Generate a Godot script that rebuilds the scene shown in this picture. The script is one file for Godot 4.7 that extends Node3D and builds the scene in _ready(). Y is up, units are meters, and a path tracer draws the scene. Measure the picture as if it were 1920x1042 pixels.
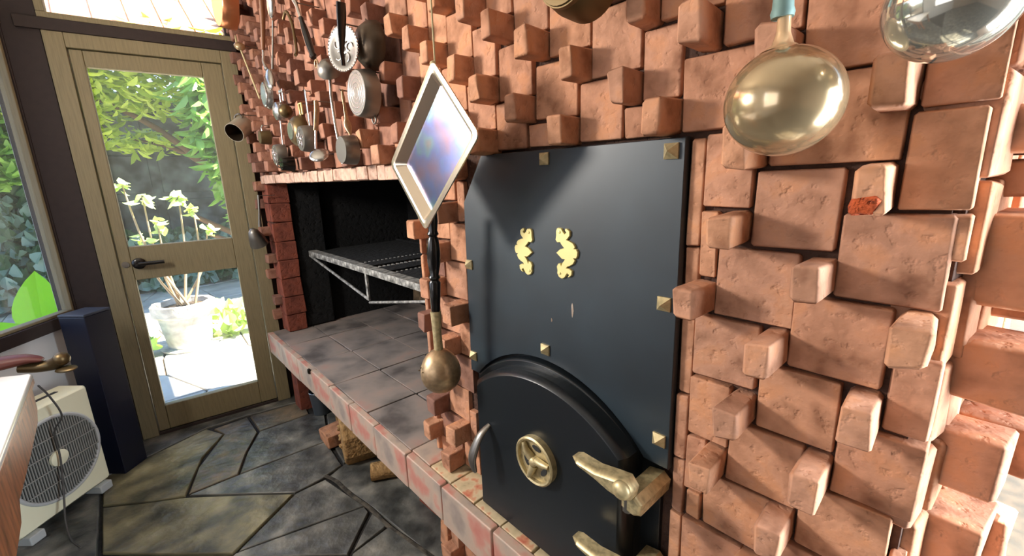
extends Node3D
# A barbecue corner: a wall of square bricks with projecting half bricks, a firebox, a black oven
# front and hung cookware, with a glazed garden door on the left. Metres, y up, brick wall at z = -0.70.

const WZ := -0.70            # face of the brick wall
var taken := {}
var M := {}
var rng := RandomNumberGenerator.new()

# ------------------------------------------------------------------ mesh collector
class Mb:
	var v := PackedVector3Array()
	var n := PackedVector3Array()
	func tri(a: Vector3, b: Vector3, c: Vector3, na: Vector3, nb: Vector3, nc: Vector3):
		var g := (b - a).cross(c - a)
		if g.length_squared() < 1e-18:
			return
		v.append(a); n.append(na)
		if g.dot(na + nb + nc) > 0.0:    # Godot fronts run clockwise
			v.append(c); n.append(nc); v.append(b); n.append(nb)
		else:
			v.append(b); n.append(nb); v.append(c); n.append(nc)
	func quad(a: Vector3, b: Vector3, c: Vector3, d: Vector3, na: Vector3, nb: Vector3, nc: Vector3, nd: Vector3):
		tri(a, b, c, na, nb, nc); tri(a, c, d, na, nc, nd)
	func flat4(a: Vector3, b: Vector3, c: Vector3, d: Vector3, nn: Vector3):
		quad(a, b, c, d, nn, nn, nn, nn)
	func add(o: Mb, x := Transform3D.IDENTITY) -> Mb:
		var nb := x.basis.inverse().transposed()
		for i in o.v.size():
			v.append(x * o.v[i]); n.append((nb * o.n[i]).normalized())
		if x.basis.determinant() < 0.0:
			push_error("mirrored add")
		return self
	func mesh() -> ArrayMesh:
		var a := []
		a.resize(Mesh.ARRAY_MAX)
		a[Mesh.ARRAY_VERTEX] = v; a[Mesh.ARRAY_NORMAL] = n
		var m := ArrayMesh.new()
		m.add_surface_from_arrays(Mesh.PRIMITIVE_TRIANGLES, a)
		return m

# box with bevelled edges; jit moves each corner a little
func rbox(s: Vector3, r := 0.003, jit := 0.0) -> Mb:
	var o := Mb.new()
	r = min(r, min(s.x, min(s.y, s.z)) * 0.45)
	var p := {}
	for sx in [-1, 1]:
		for sy in [-1, 1]:
			for sz in [-1, 1]:
				var j := Vector3.ZERO
				if jit > 0.0:
					j = Vector3(rng.randf_range(-jit, jit), rng.randf_range(-jit, jit), rng.randf_range(-jit, jit))
				var h := s * 0.5
				var rr := r * (1.0 if jit == 0.0 else rng.randf_range(0.7, 1.7))
				p[[sx, sy, sz, 0]] = j + Vector3(sx * h.x, sy * (h.y - rr), sz * (h.z - rr))
				p[[sx, sy, sz, 1]] = j + Vector3(sx * (h.x - rr), sy * h.y, sz * (h.z - rr))
				p[[sx, sy, sz, 2]] = j + Vector3(sx * (h.x - rr), sy * (h.y - rr), sz * h.z)
	for a in [-1, 1]:
		var x := Vector3(a, 0, 0); var y := Vector3(0, a, 0); var z := Vector3(0, 0, a)
		o.flat4(p[[a, -1, -1, 0]], p[[a, 1, -1, 0]], p[[a, 1, 1, 0]], p[[a, -1, 1, 0]], x)
		o.flat4(p[[-1, a, -1, 1]], p[[1, a, -1, 1]], p[[1, a, 1, 1]], p[[-1, a, 1, 1]], y)
		o.flat4(p[[-1, -1, a, 2]], p[[1, -1, a, 2]], p[[1, 1, a, 2]], p[[-1, 1, a, 2]], z)
		for b in [-1, 1]:
			var yb := Vector3(0, b, 0); var zb := Vector3(0, 0, b)
			o.quad(p[[a, b, -1, 0]], p[[a, b, 1, 0]], p[[a, b, 1, 1]], p[[a, b, -1, 1]], x, x, yb, yb)
			o.quad(p[[a, -1, b, 0]], p[[a, 1, b, 0]], p[[a, 1, b, 2]], p[[a, -1, b, 2]], x, x, zb, zb)
			o.quad(p[[-1, a, b, 1]], p[[1, a, b, 1]], p[[1, a, b, 2]], p[[-1, a, b, 2]], y, y, zb, zb)
			for c in [-1, 1]:
				o.tri(p[[a, b, c, 0]], p[[a, b, c, 1]], p[[a, b, c, 2]], x, yb, Vector3(0, 0, c))
	return o

func boxat(lo: Vector3, hi: Vector3, r := 0.003, jit := 0.0) -> Mb:
	return Mb.new().add(rbox(hi - lo, r, jit), Transform3D(Basis(), (lo + hi) * 0.5))

# solid of revolution about y; points (radius, height) traced with the outside on the right-hand side going up
func lathe(pr: Array, seg := 28, sharp := 0.72, a0 := 0.0, a1 := TAU) -> Mb:
	var o := Mb.new()
	var k := pr.size() - 1
	var sn := []
	for i in k:
		var d: Vector2 = pr[i + 1] - pr[i]
		sn.append(Vector2(d.y, -d.x).normalized())
	for i in k:
		var n0: Vector2 = sn[i]; var n1: Vector2 = sn[i]
		if i > 0 and sn[i].dot(sn[i - 1]) > sharp: n0 = (sn[i] + sn[i - 1]).normalized()
		if i < k - 1 and sn[i].dot(sn[i + 1]) > sharp: n1 = (sn[i] + sn[i + 1]).normalized()
		var p0: Vector2 = pr[i]; var p1: Vector2 = pr[i + 1]
		for s in seg:
			var t0 := a0 + (a1 - a0) * s / seg; var t1 := a0 + (a1 - a0) * (s + 1) / seg
			var c0 := Vector3(cos(t0), 0, sin(t0)); var c1 := Vector3(cos(t1), 0, sin(t1))
			var up := Vector3.UP
			o.quad(c0 * p0.x + up * p0.y, c1 * p0.x + up * p0.y, c1 * p1.x + up * p1.y, c0 * p1.x + up * p1.y,
				c0 * n0.x + up * n0.y, c1 * n0.x + up * n0.y, c1 * n1.x + up * n1.y, c0 * n1.x + up * n1.y)
	return o

func ball(r: float, seg := 32, rings := 18, squash := 1.0) -> Mb:
	var pr := []
	for i in rings + 1:
		var t := -PI / 2 + PI * i / rings
		pr.append(Vector2(max(cos(t), 0.0) * r, sin(t) * r * squash))
	return lathe(pr, seg)

# round bar along points; rad is a number or one radius per point; flat squeezes it along its second axis
func tube(pts: Array, rad, seg := 10, flat := 1.0) -> Mb:
	var o := Mb.new()
	var k := pts.size()
	var rings := []; var norms := []
	var side := Vector3.ZERO
	for i in k:
		var d: Vector3 = (pts[min(i + 1, k - 1)] - pts[max(i - 1, 0)]).normalized()
		if side == Vector3.ZERO:
			side = d.cross(Vector3.UP if abs(d.y) < 0.9 else Vector3.RIGHT).normalized()
		side = (side - d * side.dot(d)).normalized()
		var up := d.cross(side)
		var r: float = rad[i] if rad is Array else rad
		var ring := []; var nn := []
		for s in seg:
			var t := TAU * s / seg
			ring.append(pts[i] + side * cos(t) * r + up * sin(t) * r * flat)
			nn.append((side * cos(t) * flat + up * sin(t)).normalized())
		rings.append(ring); norms.append(nn)
	for i in k - 1:
		for s in seg:
			var e := (s + 1) % seg
			o.quad(rings[i][s], rings[i][e], rings[i + 1][e], rings[i + 1][s], norms[i][s], norms[i][e], norms[i + 1][e], norms[i + 1][s])
	for e in [0, k - 1]:
		var nd: Vector3 = (pts[0] - pts[1]).normalized() if e == 0 else (pts[k - 1] - pts[k - 2]).normalized()
		for s in range(1, seg - 1):
			o.tri(rings[e][0], rings[e][s], rings[e][s + 1], nd, nd, nd)
	return o

func curve(pts: Array, steps := 6) -> Array:
	var out := []
	var k := pts.size()
	for i in k - 1:
		var p0: Vector3 = pts[max(i - 1, 0)]; var p1: Vector3 = pts[i]; var p2: Vector3 = pts[i + 1]; var p3: Vector3 = pts[min(i + 2, k - 1)]
		for s in steps:
			out.append(p1.cubic_interpolate(p2, p0, p3, float(s) / steps))
	out.append(pts[k - 1])
	return out

func ring(r: float, t: float, seg := 24, flat := 1.0) -> Mb:      # a ring about y
	var pr := []
	for i in 11:
		var a := -TAU * i / 10.0
		pr.append(Vector2(r + cos(-a) * t, sin(-a) * t * flat))
	return lathe(pr, seg, 0.3)

# outline in x, y pushed out along z, with a chamfer round the front; the outline may be concave
func prism(poly: Array, z0: float, z1: float, bev := 0.0, smooth := false) -> Mb:
	var o := Mb.new()
	var pk := PackedVector2Array(poly)
	if Geometry2D.is_polygon_clockwise(pk):
		pk.reverse()
	var k := pk.size()
	var ins := PackedVector2Array(); var vn := []
	for i in k:
		var a := (pk[i] - pk[(i + k - 1) % k]).normalized(); var b := (pk[(i + 1) % k] - pk[i]).normalized()
		var na := Vector2(a.y, -a.x); var nb := Vector2(b.y, -b.x)
		var m := na + nb
		m = m / max(0.5, m.length_squared() * 0.5) if m.length_squared() > 1e-6 else na
		vn.append((na + nb).normalized())
		ins.append(pk[i] - m * bev)
	var tris := Geometry2D.triangulate_polygon(pk)
	var f := Vector3(0, 0, 1)
	for t in range(0, tris.size(), 3):
		var q := []; var w := []
		for j in 3:
			q.append(Vector3(ins[tris[t + j]].x, ins[tris[t + j]].y, z1)); w.append(Vector3(pk[tris[t + j]].x, pk[tris[t + j]].y, z0))
		o.tri(q[0], q[1], q[2], f, f, f); o.tri(w[0], w[1], w[2], -f, -f, -f)
	for i in k:
		var e := (i + 1) % k
		var d := (pk[e] - pk[i]).normalized()
		var nn := Vector3(d.y, -d.x, 0); var n0 := nn; var n1 := nn
		if smooth:
			n0 = Vector3(vn[i].x, vn[i].y, 0); n1 = Vector3(vn[e].x, vn[e].y, 0)
		var a0 := Vector3(pk[i].x, pk[i].y, z0); var a1 := Vector3(pk[e].x, pk[e].y, z0)
		var b0 := Vector3(pk[i].x, pk[i].y, z1 - bev); var b1 := Vector3(pk[e].x, pk[e].y, z1 - bev)
		o.quad(a0, a1, b1, b0, n0, n1, n1, n0)
		if bev > 0.0:
			o.quad(b0, b1, Vector3(ins[e].x, ins[e].y, z1), Vector3(ins[i].x, ins[i].y, z1), n0, n1, (n1 + f * 1.4).normalized(), (n0 + f * 1.4).normalized())
	return o

func laid(poly: Array, y0: float, y1: float, bev := 0.004) -> Mb:   # outline given as (x, z), lying flat
	var q := []
	for p in poly: q.append(Vector2(p.x, -p.y))
	return Mb.new().add(prism(q, y0, y1, bev), Transform3D(Basis(Vector3.RIGHT, -PI / 2), Vector3.ZERO))

func V(x: float, y: float, z: float) -> Vector3: return Vector3(x, y, z)
func T(p: Vector3, rot := Vector3.ZERO) -> Transform3D: return Transform3D(Basis.from_euler(rot), p)
func axes(x: Vector3, y: Vector3) -> Basis:       # a turn whose x points along x and y roughly along y
	var xx := x.normalized(); var yy := (y - xx * y.dot(xx)).normalized()
	return Basis(xx, yy, xx.cross(yy))
func rotx(a: float, p := Vector3.ZERO) -> Transform3D: return Transform3D(Basis(Vector3.RIGHT, a), p)

# ------------------------------------------------------------------ nodes
func numbered(called: String) -> String:
	var k: int = taken.get(called, -1) + 1
	taken[called] = k
	return called if k == 0 else "%s_%03d" % [called, k]

func obj(called: String, mb, mat: Material, parent: Node = null) -> MeshInstance3D:
	var o := MeshInstance3D.new()
	o.mesh = mb.mesh() if mb is Mb else mb
	o.material_override = mat
	if parent == null:
		o.name = numbered(called); add_child(o)
	else:
		o.name = called
		parent.add_child(o, true)
		if o.name != called:                       # siblings of one name: brick, brick_001, ...
			var k := 1
			while parent.has_node("%s_%03d" % [called, k]): k += 1
			o.name = "%s_%03d" % [called, k]
	return o

var counters := {}
func piece(called: String, mb, mat: Material, parent: Node) -> MeshInstance3D:   # as obj(), quick for many
	var key := str(parent.get_instance_id()) + called
	var k: int = counters.get(key, -1) + 1
	counters[key] = k
	var o := MeshInstance3D.new()
	o.mesh = mb.mesh() if mb is Mb else mb
	o.material_override = mat
	o.name = called if k == 0 else "%s_%03d" % [called, k]
	parent.add_child(o, true)
	return o

func thing(called: String, label: String, category: String, at := Vector3.ZERO, turn := 0.0, group := "") -> Node3D:
	var o := Node3D.new()
	o.name = numbered(called); add_child(o)
	o.position = at; o.rotation.y = turn
	o.set_meta("label", label); o.set_meta("category", category)
	if group != "": o.set_meta("group", group)
	return o

func tag(o: Node, label: String, category: String, group := "") -> Node:
	o.set_meta("label", label); o.set_meta("category", category)
	if group != "": o.set_meta("group", group)
	return o

func struct(called: String, label: String, category: String, mb, mat: Material) -> MeshInstance3D:
	var o := obj(called, mb, mat)
	o.set_meta("kind", "structure"); o.set_meta("label", label); o.set_meta("category", category)
	return o

# ------------------------------------------------------------------ materials
func noise_tex(freq: float, oct: int, cols: Array, seed_: int, type := FastNoiseLite.TYPE_SIMPLEX_SMOOTH, size := 512) -> NoiseTexture2D:
	var n := FastNoiseLite.new()
	n.noise_type = type; n.frequency = freq; n.fractal_octaves = oct; n.seed = seed_
	if type == FastNoiseLite.TYPE_CELLULAR:
		n.cellular_return_type = FastNoiseLite.RETURN_DISTANCE
	var t := NoiseTexture2D.new()
	t.width = size; t.height = size; t.seamless = true; t.noise = n; t.normalize = true
	if cols.size() > 0:
		var g := Gradient.new()
		var offs := PackedFloat32Array(); var cs := PackedColorArray()
		for c in cols:
			offs.append(c[0]); cs.append(c[1])
		g.offsets = offs; g.colors = cs
		t.color_ramp = g
	return t

func gray(x: float) -> Color: return Color(x, x, x)

func mat(col: Color, rough := 0.7, metal := 0.0) -> StandardMaterial3D:
	var m := StandardMaterial3D.new()
	m.albedo_color = col; m.roughness = rough; m.metallic = metal
	return m

func tri_mat(col: Color, tex: Texture2D, scale: float, rough := 0.8, bump: Texture2D = null, bump_cm := 0.0, metal := 0.0) -> StandardMaterial3D:
	var m := mat(col, rough, metal)
	m.uv1_triplanar = true; m.uv1_world_triplanar = true
	m.uv1_scale = Vector3.ONE * scale
	if tex: m.albedo_texture = tex
	if bump:
		m.heightmap_enabled = true; m.heightmap_texture = bump; m.heightmap_scale = bump_cm
	return m

func make_materials():
	var brick_tex := noise_tex(0.006, 5, [[0.0, Color(0.66, 0.62, 0.60)], [0.3, Color(0.86, 0.85, 0.84)], [0.6, gray(0.97)], [0.8, Color(1.0, 0.97, 0.92)], [1.0, Color(1.0, 1.0, 0.98)]], 3)
	var brick_bump := noise_tex(0.022, 6, [[0.0, gray(0.0)], [0.20, gray(0.40)], [0.32, gray(0.60)], [0.6, gray(0.70)], [1.0, gray(0.95)]], 11)
	M.brick = []
	for c in [Color(0.776, 0.571, 0.448), Color(0.757, 0.556, 0.443), Color(0.805, 0.597, 0.469), Color(0.737, 0.551, 0.448), Color(0.786, 0.586, 0.474)]:
		var b := tri_mat(c, brick_tex, 3.2, 0.94, brick_bump, 0.36)
		b.metallic_specular = 0.3
		M.brick.append(b)
	M.dimmed_brick = []  # darker copies whose tone lowers the brightness of the left wall
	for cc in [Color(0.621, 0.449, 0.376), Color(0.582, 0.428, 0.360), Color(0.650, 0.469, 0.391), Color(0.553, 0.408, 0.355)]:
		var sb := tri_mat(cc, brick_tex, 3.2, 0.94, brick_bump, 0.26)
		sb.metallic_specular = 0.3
		M.dimmed_brick.append(sb)
	M.broken_brick = tri_mat(Color(0.74, 0.33, 0.16), brick_tex, 6.0, 0.95, brick_bump, 1.0)
	M.mortar = tri_mat(Color(0.30, 0.20, 0.15), brick_tex, 4.0, 0.95, brick_bump, 0.6)
	var soot_tex := noise_tex(0.008, 5, [[0.0, gray(0.25)], [0.5, gray(0.7)], [1.0, gray(1.0)]], 21)
	M.soot = tri_mat(Color(0.05, 0.045, 0.042), soot_tex, 2.0, 0.95, brick_bump, 0.8)
	M.soot_brown = tri_mat(Color(0.66, 0.54, 0.40), soot_tex, 1.6, 0.95, brick_bump, 0.8)
	M.jamb_brick = tri_mat(Color(0.52, 0.27, 0.20), brick_tex, 3.0, 0.9, brick_bump, 0.4)
	M.lintel_brick = tri_mat(Color(0.80, 0.66, 0.58), brick_tex, 3.5, 0.9, brick_bump, 0.5)
	# hearth tiles
	var ash := noise_tex(0.006, 5, [[0.0, Color(0.30, 0.275, 0.265)], [0.3, Color(0.47, 0.44, 0.42)], [0.6, Color(0.56, 0.515, 0.485)], [0.8, Color(0.60, 0.53, 0.49)], [1.0, Color(0.64, 0.50, 0.46)]], 31)
	var pink := noise_tex(0.005, 4, [[0.0, Color(0.55, 0.50, 0.47)], [0.35, Color(0.68, 0.61, 0.55)], [0.6, Color(0.72, 0.62, 0.55)], [0.8, Color(0.74, 0.52, 0.46)], [1.0, Color(0.72, 0.46, 0.41)]], 37)
	var cream := noise_tex(0.006, 4, [[0.0, Color(0.50, 0.45, 0.38)], [0.25, Color(0.74, 0.67, 0.53)], [0.6, Color(0.82, 0.74, 0.60)], [0.78, Color(0.80, 0.56, 0.43)], [1.0, Color(0.72, 0.35, 0.28)]], 43)
	M.tile_ash = tri_mat(Color.WHITE, ash, 1.1, 0.6, soot_tex, 0.12)
	M.tile_pink = tri_mat(Color.WHITE, pink, 2.3, 0.55, soot_tex, 0.12)
	M.tile_cream = tri_mat(Color.WHITE, cream, 4.2, 0.5, soot_tex, 0.1)
	# slate floor
	var slate_bump := noise_tex(0.012, 5, [], 51)
	var slate := noise_tex(0.005, 5, [[0.0, Color(0.20, 0.205, 0.20)], [0.4, Color(0.33, 0.33, 0.315)], [0.65, Color(0.43, 0.425, 0.40)], [1.0, Color(0.58, 0.565, 0.52)]], 53)
	var olive := noise_tex(0.004, 5, [[0.0, Color(0.24, 0.235, 0.19)], [0.35, Color(0.42, 0.395, 0.31)], [0.65, Color(0.55, 0.515, 0.39)], [1.0, Color(0.66, 0.62, 0.48)]], 57)
	var rust := noise_tex(0.005, 5, [[0.0, Color(0.25, 0.24, 0.22)], [0.5, Color(0.40, 0.375, 0.32)], [0.8, Color(0.48, 0.42, 0.34)], [1.0, Color(0.54, 0.46, 0.36)]], 59)
	M.slate = tri_mat(Color.WHITE, slate, 1.9, 0.36, slate_bump, 0.45)
	M.olive_stone = tri_mat(Color.WHITE, olive, 1.7, 0.38, slate_bump, 0.45)
	M.rust_stone = tri_mat(Color.WHITE, rust, 1.9, 0.38, slate_bump, 0.45)
	M.grout = tri_mat(Color(0.17, 0.155, 0.14), soot_tex, 4.0, 0.9, brick_bump, 0.3)
	M.pale_grout = tri_mat(Color(0.40, 0.37, 0.32), soot_tex, 4.0, 0.9, brick_bump, 0.3)
	# woods and paint
	var grain := noise_tex(0.02, 4, [[0.0, gray(0.86)], [0.5, gray(0.95)], [1.0, gray(1.0)]], 61)
	var g1 := tri_mat(Color(0.56, 0.51, 0.385), grain, 1.0, 0.6)
	g1.uv1_scale = Vector3(12, 0.6, 12)
	M.door_wood = g1
	M.dark_wood = tri_mat(Color(0.20, 0.15, 0.135), grain, 2.0, 0.7)
	M.table_wood = tri_mat(Color(0.74, 0.46, 0.30), noise_tex(0.01, 4, [[0.0, gray(0.55)], [0.5, gray(0.85)], [1.0, gray(1.0)]], 67), 2.0, 0.35)
	M.table_wood.uv1_scale = Vector3(5, 1.2, 5)
	M.table_top = mat(Color(0.93, 0.92, 0.90), 0.18)
	M.white_wall = mat(Color(0.86, 0.86, 0.86), 0.8)
	M.plaster = mat(Color(0.72, 0.66, 0.60), 0.9)
	M.ceiling = mat(Color(0.80, 0.77, 0.72), 0.9)
	M.glass = mat(Color(0.9, 0.97, 0.95, 0.06), 0.02)
	M.glass.transparency = BaseMaterial3D.TRANSPARENCY_ALPHA
	M.black_iron = tri_mat(Color(0.15, 0.20, 0.23), noise_tex(0.004, 4, [[0.0, gray(0.75)], [1.0, gray(1.0)]], 71), 1.5, 0.44)
	M.black_iron.metallic_specular = 0.55
	M.black_paint = mat(Color(0.085, 0.105, 0.12), 0.33)
	M.brass = tri_mat(Color(0.82, 0.75, 0.57), noise_tex(0.02, 3, [[0.0, gray(0.7)], [0.6, gray(0.95)], [1.0, gray(1.0)]], 73), 6.0, 0.46, null, 0.0, 0.6)
	M.pale_brass = mat(Color(0.88, 0.82, 0.56), 0.5, 0.35)
	M.dark_brass = mat(Color(0.40, 0.33, 0.22), 0.40, 0.8)
	M.dark_bronze = mat(Color(0.30, 0.245, 0.19), 0.38, 0.7)
	M.bronze = tri_mat(Color(0.80, 0.68, 0.53), noise_tex(0.02, 3, [[0.0, gray(0.7)], [1.0, gray(1.0)]], 79), 5.0, 0.40, null, 0.0, 0.75)
	M.steel = mat(Color(0.74, 0.73, 0.71), 0.24, 0.95)
	M.dull_steel = mat(Color(0.52, 0.50, 0.47), 0.38, 0.9)
	M.rail_steel = tri_mat(Color(0.80, 0.79, 0.76), soot_tex, 6.0, 0.5, null, 0.0, 0.2)
	M.silver = mat(Color(0.86, 0.83, 0.82), 0.22, 0.95)
	M.copper = mat(Color(0.80, 0.52, 0.36), 0.3, 0.9)
	M.ebony = mat(Color(0.055, 0.045, 0.04), 0.22)
	M.brown_wood = mat(Color(0.46, 0.29, 0.17), 0.5)
	M.enamel = mat(Color(0.78, 0.74, 0.66), 0.3, 0.5)
	M.cord = mat(Color(0.74, 0.68, 0.52), 0.8)
	M.tray_floor = tri_mat(Color(0.95, 0.95, 0.97), noise_tex(0.006, 3, [[0.0, Color(0.90, 0.66, 0.66)], [0.35, Color(0.82, 0.72, 0.80)], [0.6, Color(0.70, 0.72, 0.90)], [0.8, Color(0.74, 0.84, 0.86)], [1.0, Color(0.88, 0.80, 0.74)]], 101), 2.6, 0.14, null, 0.0, 0.95)
	M.tray_rim = mat(Color(0.82, 0.76, 0.68), 0.24, 0.9)
	M.navy = mat(Color(0.025, 0.045, 0.13), 0.42)
	M.navy_top = mat(Color(0.22, 0.24, 0.29), 0.45)
	M.fan_body = mat(Color(0.96, 0.95, 0.83), 0.45)
	M.fan_foot = mat(Color(0.72, 0.74, 0.74), 0.5)
	M.fan_bar = mat(Color(0.60, 0.60, 0.58), 0.4)
	M.fan_dark = mat(Color(0.17, 0.17, 0.165), 0.6)
	M.fan_rim = mat(Color(0.74, 0.75, 0.75), 0.3)
	M.wire = mat(Color(0.30, 0.29, 0.28), 0.5)
	M.red_wood = tri_mat(Color(0.34, 0.14, 0.095), grain, 5.0, 0.5)
	M.log_wood = tri_mat(Color(0.74, 0.58, 0.37), noise_tex(0.015, 5, [[0.0, gray(0.6)], [0.5, gray(0.9)], [1.0, gray(1.0)]], 83), 5.0, 0.85, slate_bump, 0.8)
	M.bark = tri_mat(Color(0.34, 0.24, 0.15), soot_tex, 5.0, 0.95, slate_bump, 1.2)
	M.zinc = mat(Color(0.34, 0.37, 0.40), 0.45, 0.6)
	M.globe_amber = mat(Color(0.70, 0.61, 0.47), 0.19, 0.66)
	M.globe_amber.clearcoat_enabled = true; M.globe_amber.clearcoat = 0.6; M.globe_amber.clearcoat_roughness = 0.03
	M.globe_silver = mat(Color(0.74, 0.73, 0.68), 0.10, 0.8)
	M.globe_silver.clearcoat_enabled = true; M.globe_silver.clearcoat = 0.6; M.globe_silver.clearcoat_roughness = 0.02
	M.neck_glass = mat(Color(0.86, 0.72, 0.56), 0.15, 0.5)
	M.patina = mat(Color(0.42, 0.52, 0.50), 0.6, 0.3)
	# garden
	M.paver = tri_mat(Color(0.80, 0.79, 0.76), slate_bump, 0.8, 0.8)
	M.paver.albedo_texture = noise_tex(0.006, 4, [[0.0, gray(0.75)], [1.0, gray(1.0)]], 89)
	M.earth = tri_mat(Color(0.30, 0.24, 0.18), soot_tex, 2.0, 0.95)
	M.pot = tri_mat(Color(0.86, 0.85, 0.82), noise_tex(0.01, 4, [[0.0, gray(0.7)], [1.0, gray(1.0)]], 97), 2.0, 0.85, brick_bump, 1.0)
	M.fence = tri_mat(Color(0.42, 0.47, 0.47), soot_tex, 0.7, 0.9)
	M.roof_tile = tri_mat(Color(0.86, 0.60, 0.45), brick_tex, 1.2, 0.85)
	M.fascia = mat(Color(0.92, 0.91, 0.88), 0.7)
	M.stem = mat(Color(0.66, 0.58, 0.46), 0.8)
	M.twig = mat(Color(0.38, 0.29, 0.20), 0.9)
	M.leaf = {}
	for k in {"ivy": Color(0.22, 0.36, 0.25), "ivy_pale": Color(0.42, 0.55, 0.54), "shrub": Color(0.46, 0.62, 0.30), "lime": Color(0.58, 0.70, 0.24), "sage": Color(0.55, 0.66, 0.45), "bright": Color(0.45, 0.74, 0.08)}:
		var col: Color = {"ivy": Color(0.22, 0.36, 0.25), "ivy_pale": Color(0.42, 0.55, 0.54), "shrub": Color(0.46, 0.62, 0.30), "lime": Color(0.70, 0.78, 0.34), "sage": Color(0.66, 0.74, 0.54), "bright": Color(0.45, 0.74, 0.08)}[k]
		var l := mat(col, 0.45)
		l.backlight_enabled = true; l.backlight = Color(col.r * 1.0, col.g * 1.0, col.b * 0.6)
		M.leaf[k] = l

# ------------------------------------------------------------------ setting
func local_box(x: Transform3D, lo: Vector3, hi: Vector3, r := 0.003) -> Mb:
	return Mb.new().add(boxat(lo, hi, r), x)

# flat wall in its own frame (x along, y up, z towards the room): slabs round its openings [x0, x1, y0, y1]
func wall_mb(x: Transform3D, x0: float, x1: float, h: float, th: float, holes: Array) -> Mb:
	var o := Mb.new()
	var xs := [x0, x1]
	for q in holes: xs += [q[0], q[1]]
	xs.sort()
	for i in xs.size() - 1:
		var a: float = xs[i]; var b: float = xs[i + 1]
		if b - a < 0.001: continue
		var cuts := []
		for q in holes:
			if q[0] < (a + b) / 2 and q[1] > (a + b) / 2: cuts.append([q[2], q[3]])
		cuts.sort()
		var y := 0.0
		for c in cuts:
			if c[0] - y > 0.001: o.add(local_box(x, V(a, y, -th), V(b, c[0], 0), 0.0005))
			y = c[1]
		if h - y > 0.001: o.add(local_box(x, V(a, y, -th), V(b, h, 0), 0.0005))
	return o

const STONES := [
	[[-2.83, 0.21, -2.98, -0.19, -2.965, -0.40, -2.91, -0.72, -3.10, -0.74, -3.12, 0.20], "slate"],
	[[-2.81, 0.27, -2.87, 0.08, -2.97, -0.19, -2.83, -0.255, -2.65, -0.13, -2.35, -0.02, -2.42, 0.11, -2.55, 0.27], "olive_stone"],
	[[-2.83, -0.255, -2.94, -0.22, -2.945, -0.40, -2.71, -0.405, -2.53, -0.31, -2.35, -0.235, -2.355, -0.03, -2.56, -0.095], "rust_stone"],
	[[-2.945, -0.41, -2.9, -0.72, -2.7, -0.69, -2.71, -0.41], "rust_stone"],
	[[-2.71, -0.41, -2.7, -0.69, -2.66, -0.77, -2.32, -0.67, -2.35, -0.24, -2.53, -0.31], "slate"],
	[[-2.345, -0.03, -2.345, -0.235, -2.32, -0.66, -2.05, -0.64, -2.01, -0.53, -2.0, -0.40, -2.14, -0.25], "slate"],
	[[-2.53, 0.27, -2.42, 0.11, -2.34, -0.02, -2.14, -0.245, -2.0, -0.395, -1.81, -0.115, -2.04, 0.13, -2.19, 0.27], "olive_stone"],
	[[-2.0, -0.40, -2.0, -0.54, -1.69, -0.60, -1.81, -0.13], "slate"],
	[[-1.81, -0.12, -1.69, -0.60, -1.645, -0.60, -1.485, -0.44, -1.80, -0.10], "slate"],
	[[-2.01, -0.555, -2.05, -0.64, -2.06, -1.28, -1.17, -1.28, -1.17, -0.68, -1.27, -0.665, -1.66, -0.615], "slate"],
	[[-1.63, -0.605, -1.515, -0.625, -1.485, -0.455], "slate"],
	[[-1.51, -0.625, -1.26, -0.665, -1.16, -0.68, -1.0, -0.60, -1.41, -0.39, -1.485, -0.455], "slate"],
	[[-2.18, 0.275, -1.805, -0.10, -1.67, -0.05, -1.98, 0.29], "rust_stone"],
	[[-1.80, -0.105, -1.475, -0.44, -1.36, -0.37, -1.67, -0.055], "slate"],
	[[-2.66, -0.775, -2.32, -0.675, -2.06, -0.65, -2.07, -1.28, -2.72, -1.28], "slate"],
	[[-2.91, 0.21, -2.83, 0.215, -2.81, 0.275, -2.17, 0.28, -1.97, 0.295, -2.2, 0.9, -2.7, 0.55], "slate"],
	[[-1.97, 0.29, -1.665, -0.045, -1.36, -0.365, -0.99, -0.60, -0.2, -0.60, -0.2, 0.4, -1.2, 1.3, -2.19, 0.9], "slate"],
]

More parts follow.
